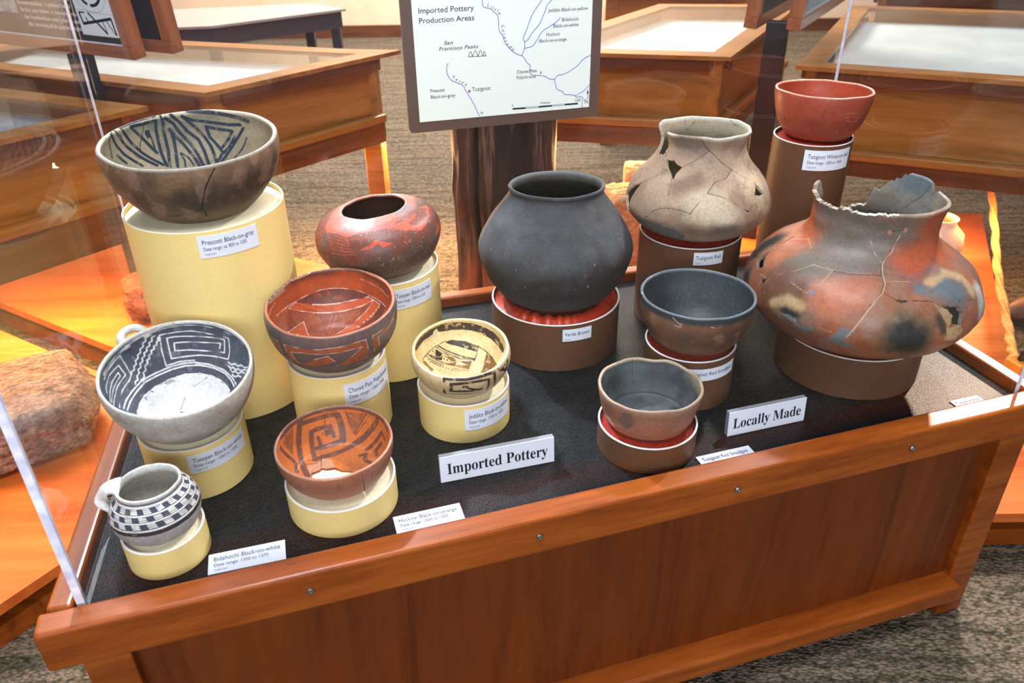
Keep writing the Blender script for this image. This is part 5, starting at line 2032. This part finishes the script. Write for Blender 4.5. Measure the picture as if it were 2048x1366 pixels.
def left_text(t, m, L, H, fw):
    x0, y = .175, .075
    lines = ['fragments are typical of 1930s', 'documentation. A painted bowl', 'in the case below is recorded via', 'the handwritten note (above) and', 'this drawing of its pattern (right).']
    letters('panel_lettering', [(serif(s), L - .455 + i * .006, .066 + (4 - i) * .0205, .245 - (.01 if i == 1 else 0), .0115) for i, s in enumerate(lines)], lambda u, v: (u, .0062, v), WHINK, t, m)
    sh = box('drawing_sheet', (.150, .0015, .215), m, SHT, t, 0, 1, (L - .118, .0060, .165))
    X0, Z0 = L - .193, .0575
    V, F = [], []

    def stroke(P, w):
        P = np.array(P, float)
        T = np.gradient(P, axis=0)
        T /= np.linalg.norm(T, axis=1)[:, None] + 1e-9
        nn = np.stack([-T[:, 1], T[:, 0]], 1) * w / 2
        k = len(V)
        for p, q in zip(P, nn):
            for r in (p - q, p + q):
                V.append((X0 + r[0], .0050, Z0 + r[1]))
        F.extend((k + 2 * i, k + 2 * i + 2, k + 2 * i + 3, k + 2 * i + 1) for i in range(len(P) - 1))
    arc = lambda cx, cz, r, a0, a1: [(cx + r * math.cos(math.radians(a)), cz + r * math.sin(math.radians(a))) for a in np.linspace(a0, a1, 24)]
    stroke(arc(.076, .132, .068, 0, 359), .0008)
    stroke(arc(.076, .132, .048, 150, 250), .0085)
    stroke(arc(.076, .132, .048, 262, 380), .0085)
    stroke(arc(.076, .132, .018, 0, 359), .010)
    stroke([(.004, .070), (.146, .062)], .0006)
    stroke([(.012, .064), (.016, .030)], .006)
    stroke([(.012, .063), (.034, .063)], .004)
    stroke([(.014, .031), (.140, .052)], .008)
    stroke([(.034, .050), (.040, .034)], .004)
    stroke([(.048, .064), (.106, .008)], .006)
    stroke([(.106, .008), (.100, .044)], .003)
    stroke([(.138, .052), (.142, .006)], .006)
    stroke([(.116, .046), (.124, .034), (.122, .032), (.132, .022), (.130, .019), (.141, .007)], .003)
    mesh_obj('pattern_drawing', V, F, INKB, sh, m)
    box('photo_print', (.14, .0015, .16), m, plain('grey_photo_print', (150, 156, 160), .6, noise=.35, nscale=45), t, 0, 1, (L - .53, .0062, .18))
    box('clear_strip', (L - 2 * fw, .002, .004), m, EDGE, t, 0, 1, (L / 2, .004, fw + .002))


reading_panel((-1.95, 3.193), (-1.255, 2.834), .405, .80, .052, 4, 'left reading panel with white text and a drawing of a pattern on a brown ground', LFACE, left_text)
reading_panel((-1.83, 3.245), (-1.155, 2.923), .405, .80, .050, 4, 'dark blank reading panel just behind the left text panel', DARKP)
RFACE = plain('grey_print', (150, 156, 168), .5)


def right_text(t, m, L, H, fw):
    box('print_sheet', (L - 2.6 * fw, .0015, H - 2.6 * fw), m, RFACE, t, 0, 1, (L / 2, .0062, H / 2))


reading_panel((1.083, 3.153), (1.494, 3.823), .405, .80, .052, 4, 'right reading panel with a grey print in a walnut frame', SHT, right_text)
reading_panel((.935, 3.203), (1.30, 3.80), .405, .80, .050, 4, 'dark blank reading panel left of the right grey print', DARKP)

# the log post behind the case
bm = bmesh.new()
nz_, na_ = 60, 240
LOGH = 1.12
ring = []
for i in range(nz_ + 1):
    z = -ZF + LOGH * i / nz_
    row = []
    for k in range(na_):
        a = 2 * math.pi * k / na_
        q = np.array([math.cos(a) * 1.6, math.sin(a) * 1.6, z * 3.2])
        r = .165 * (1 + .16 * (fbm(q[None], 4, 3)[0] - .5)) * (1 - .05 * (z + ZF))
        r *= 1 + .05 * math.exp(-((z - .10) / .05) ** 2) * max(0, math.cos(a - 3.5))
        d = abs(((a - math.radians(-121) + math.pi) % (2 * math.pi)) - math.pi)
        r -= .034 * math.exp(-(d / .030) ** 2)
        row.append(bm.verts.new((r * math.cos(a) * S, r * math.sin(a) * S, (z + ZF) * S)))
    ring.append(row)
for i in range(nz_):
    for k in range(na_):
        k2 = (k + 1) % na_
        bm.faces.new((ring[i][k], ring[i][k2], ring[i + 1][k2], ring[i + 1][k]))
bm.faces.new(ring[-1])
m_, nt_, b_ = new_mat('charred_log')
tc = N(nt_, 'ShaderNodeTexCoord')
mp2 = N(nt_, 'ShaderNodeMapping')
mp2.inputs['Scale'].default_value = (26, 26, 2.4)
nt_.links.new(tc.outputs['Object'], mp2.inputs['Vector'])
n1 = N(nt_, 'ShaderNodeTexNoise', Scale=1.4, Detail=7.0, Roughness=.65)
nt_.links.new(mp2.outputs[0], n1.inputs['Vector'])
mp3 = N(nt_, 'ShaderNodeMapping')
mp3.inputs['Scale'].default_value = (6, 6, 3.2)
nt_.links.new(tc.outputs['Object'], mp3.inputs['Vector'])
n2 = N(nt_, 'ShaderNodeTexNoise', Scale=1.0, Detail=4.0)
nt_.links.new(mp3.outputs[0], n2.inputs['Vector'])
w1 = ramp(nt_, n1.outputs['Fac'], [(.3, (96, 46, 26)), (.55, (150, 84, 50)), (.75, (186, 120, 80))])
mx = N(nt_, 'ShaderNodeMix', data_type='RGBA')
sepz = N(nt_, 'ShaderNodeSeparateXYZ')
nt_.links.new(tc.outputs['Object'], sepz.inputs[0])
mm = N(nt_, 'ShaderNodeMath', operation='MULTIPLY_ADD')
nt_.links.new(sepz.outputs['Z'], mm.inputs[0])
mm.inputs[1].default_value = 1.5
mm.inputs[2].default_value = -.66
ad = N(nt_, 'ShaderNodeMath', operation='ADD')
nt_.links.new(mm.outputs[0], ad.inputs[0])
nt_.links.new(n2.outputs['Fac'], ad.inputs[1])
rp = ramp(nt_, ad.outputs[0], [(.42, (0, 0, 0)), (.60, (255, 255, 255))])
nt_.links.new(rp, mx.inputs['Factor'])
nt_.links.new(w1, mx.inputs['A'])
dk = ramp(nt_, n1.outputs['Fac'], [(.35, (24, 18, 17)), (.55, (48, 36, 34)), (.70, (128, 110, 98))])
nt_.links.new(dk, mx.inputs['B'])
nt_.links.new(mx.outputs['Result'], b_.inputs['Base Color'])
b_.inputs['Roughness'].default_value = .6
bump(nt_, b_, n1.outputs['Fac'], .6, .006)
lg = bm_obj('log_post', bm, m_, None, Matrix.Translation(U(-.013, 2.42, -ZF)), True)
tag(lg, 'thick weathered log with a long split, standing behind the map sign', 'log')
# ---- rope barrier at the right
ROPE = plain('gold_rope', (226, 162, 96), .7, noise=.12, nscale=60, spec=.2)
rp_ = curve3([(1.555, 2.10, -.375), (1.60, 2.19, -.392), (1.68, 2.36, -.40), (1.84, 2.73, -.40), (1.986, 3.045, -.38), (2.155, 3.424, -.34), (2.35, 3.85, -.28)], 120)
VV, FF = [], []
o0 = U(*rp_[0])
n_ = 18
for i, p in enumerate(rp_):
    t_ = Vector(rp_[min(i + 1, len(rp_) - 1)] - rp_[max(i - 1, 0)]).normalized()
    a_ = t_.cross(Vector((0, 0, 1))).normalized()
    b2 = a_.cross(t_)
    for k in range(n_):
        q = 2 * math.pi * k / n_
        tw_ = i * .55
        r = .0105 * (1 + .34 * math.cos(3 * (q - tw_ / 3 * 1.0)))
        VV.append(U(*p) - o0 + a_ * r * math.cos(q) + b2 * r * math.sin(q))
for i in range(len(rp_) - 1):
    for k in range(n_):
        k2 = (k + 1) % n_
        FF.append((i * n_ + k, i * n_ + k2, (i + 1) * n_ + k2, (i + 1) * n_ + k))
tag(mesh_obj('barrier_rope', VV, FF, ROPE, None, Matrix.Translation(o0), True), 'twisted golden barrier rope along the edge of the right platform', 'rope')
rpst = thing('rope_post', U(1.545, 2.06, pz), 'short orange wood post holding the end of the rope', 'post')
box('post_shaft', (.05, .05, (.15) * S), Matrix.Translation(U(1.545, 2.06, -.425)) @ Matrix.Rotation(.4, 4, 'Z'), plain('orange_varnished_wood', (226, 140, 40), .35, noise=.08, nscale=30), rpst, .004)
lathe('hook_eye', [(.006, 0), (.009, .004), (.006, .02), (.010, .028), (.004, .034), (0, .034)], BLACK, rpst, Matrix.Translation(U(1.545, 2.06, -.351)), 20)

# visitor's shoe at the right edge
SHOE = plain('brown_shoe_leather', (122, 84, 66), .5, noise=.1, nscale=30)
SOLE = plain('dark_shoe_sole', (60, 40, 34), .8)
sh0 = U(2.09, 2.82, -ZF)
sho = thing('shoe', sh0, 'brown shoe of a visitor standing on the carpet at the right edge', 'shoe')
bm = bmesh.new()
bmesh.ops.create_uvsphere(bm, u_segments=32, v_segments=20, radius=1)
for v in bm.verts:
    x, y, z = v.co
    hgt = .045 + .03 * max(0, x)
    v.co = (x * .125, y * .046 * (1 - .22 * max(0, -x) + .0), max(z, -.55) * hgt + .045)
bm_obj('upper', bm, SHOE, sho, Matrix.Translation(sh0) @ Matrix.Rotation(.25, 4, 'Z'), True)
pts = [(.128 * math.cos(a), .050 * math.sin(a) * (1 - .12 * max(0, -math.cos(a)))) for a in np.linspace(0, 2 * math.pi, 40, endpoint=False)]
bm = bmesh.new()
fa = [bm.verts.new((x, y, .001)) for x, y in pts]
fb = [bm.verts.new((x, y, .022)) for x, y in pts]
bm.faces.new(fa)
bm.faces.new(fb)
for i in range(40):
    bm.faces.new((fa[i], fa[(i + 1) % 40], fb[(i + 1) % 40], fb[i]))
bm_obj('sole', bm, SOLE, sho, Matrix.Translation(sh0) @ Matrix.Rotation(.25, 4, 'Z'))

# dark table far behind
bt = thing('side_table', U(-1.6, 5.6, -ZF), 'dark table with a grey top far behind the left cabinets', 'table')
tp = [(-2.75, 5.10), (-1.80, 5.22), (-1.075, 5.78), (-1.36, 6.02), (-2.9, 5.75)]
prism('table_top', tp, .085, .10, plain('grey_table_top', (150, 140, 136), .5), bt, .002)
prism('apron', inset(tp, .02), -.02, .085, plain('dark_table_wood', (62, 54, 62), .5), bt)
DT = plain('dark_table_leg', (40, 36, 46), .5)
for i in range(5):
    q = inset(tp, .05)[i]
    A = U(q[0], q[1], 0)
    box('leg', (.05, .05, (ZF - .02) * S), Matrix.Translation((A.x, A.y, (ZF - .02) * S / 2)), DT, bt)
# more cabinets far behind on the right
cabinet([(.55, 5.10), (1.45, 5.05), (1.9, 6.1), (.7, 6.2)], (0, 3), .3, .05, -.06, (0, 1), 'far cabinet seen above the cabinet right of the map sign', bed=(196, 204, 206))
cabinet([(2.0, 4.75), (3.6, 4.25), (4.2, 5.4), (2.5, 5.9)], (0, 3), .3, .05, -.06, (0, 1), 'far cabinet seen above the bright right cabinet', bed=(196, 204, 206))
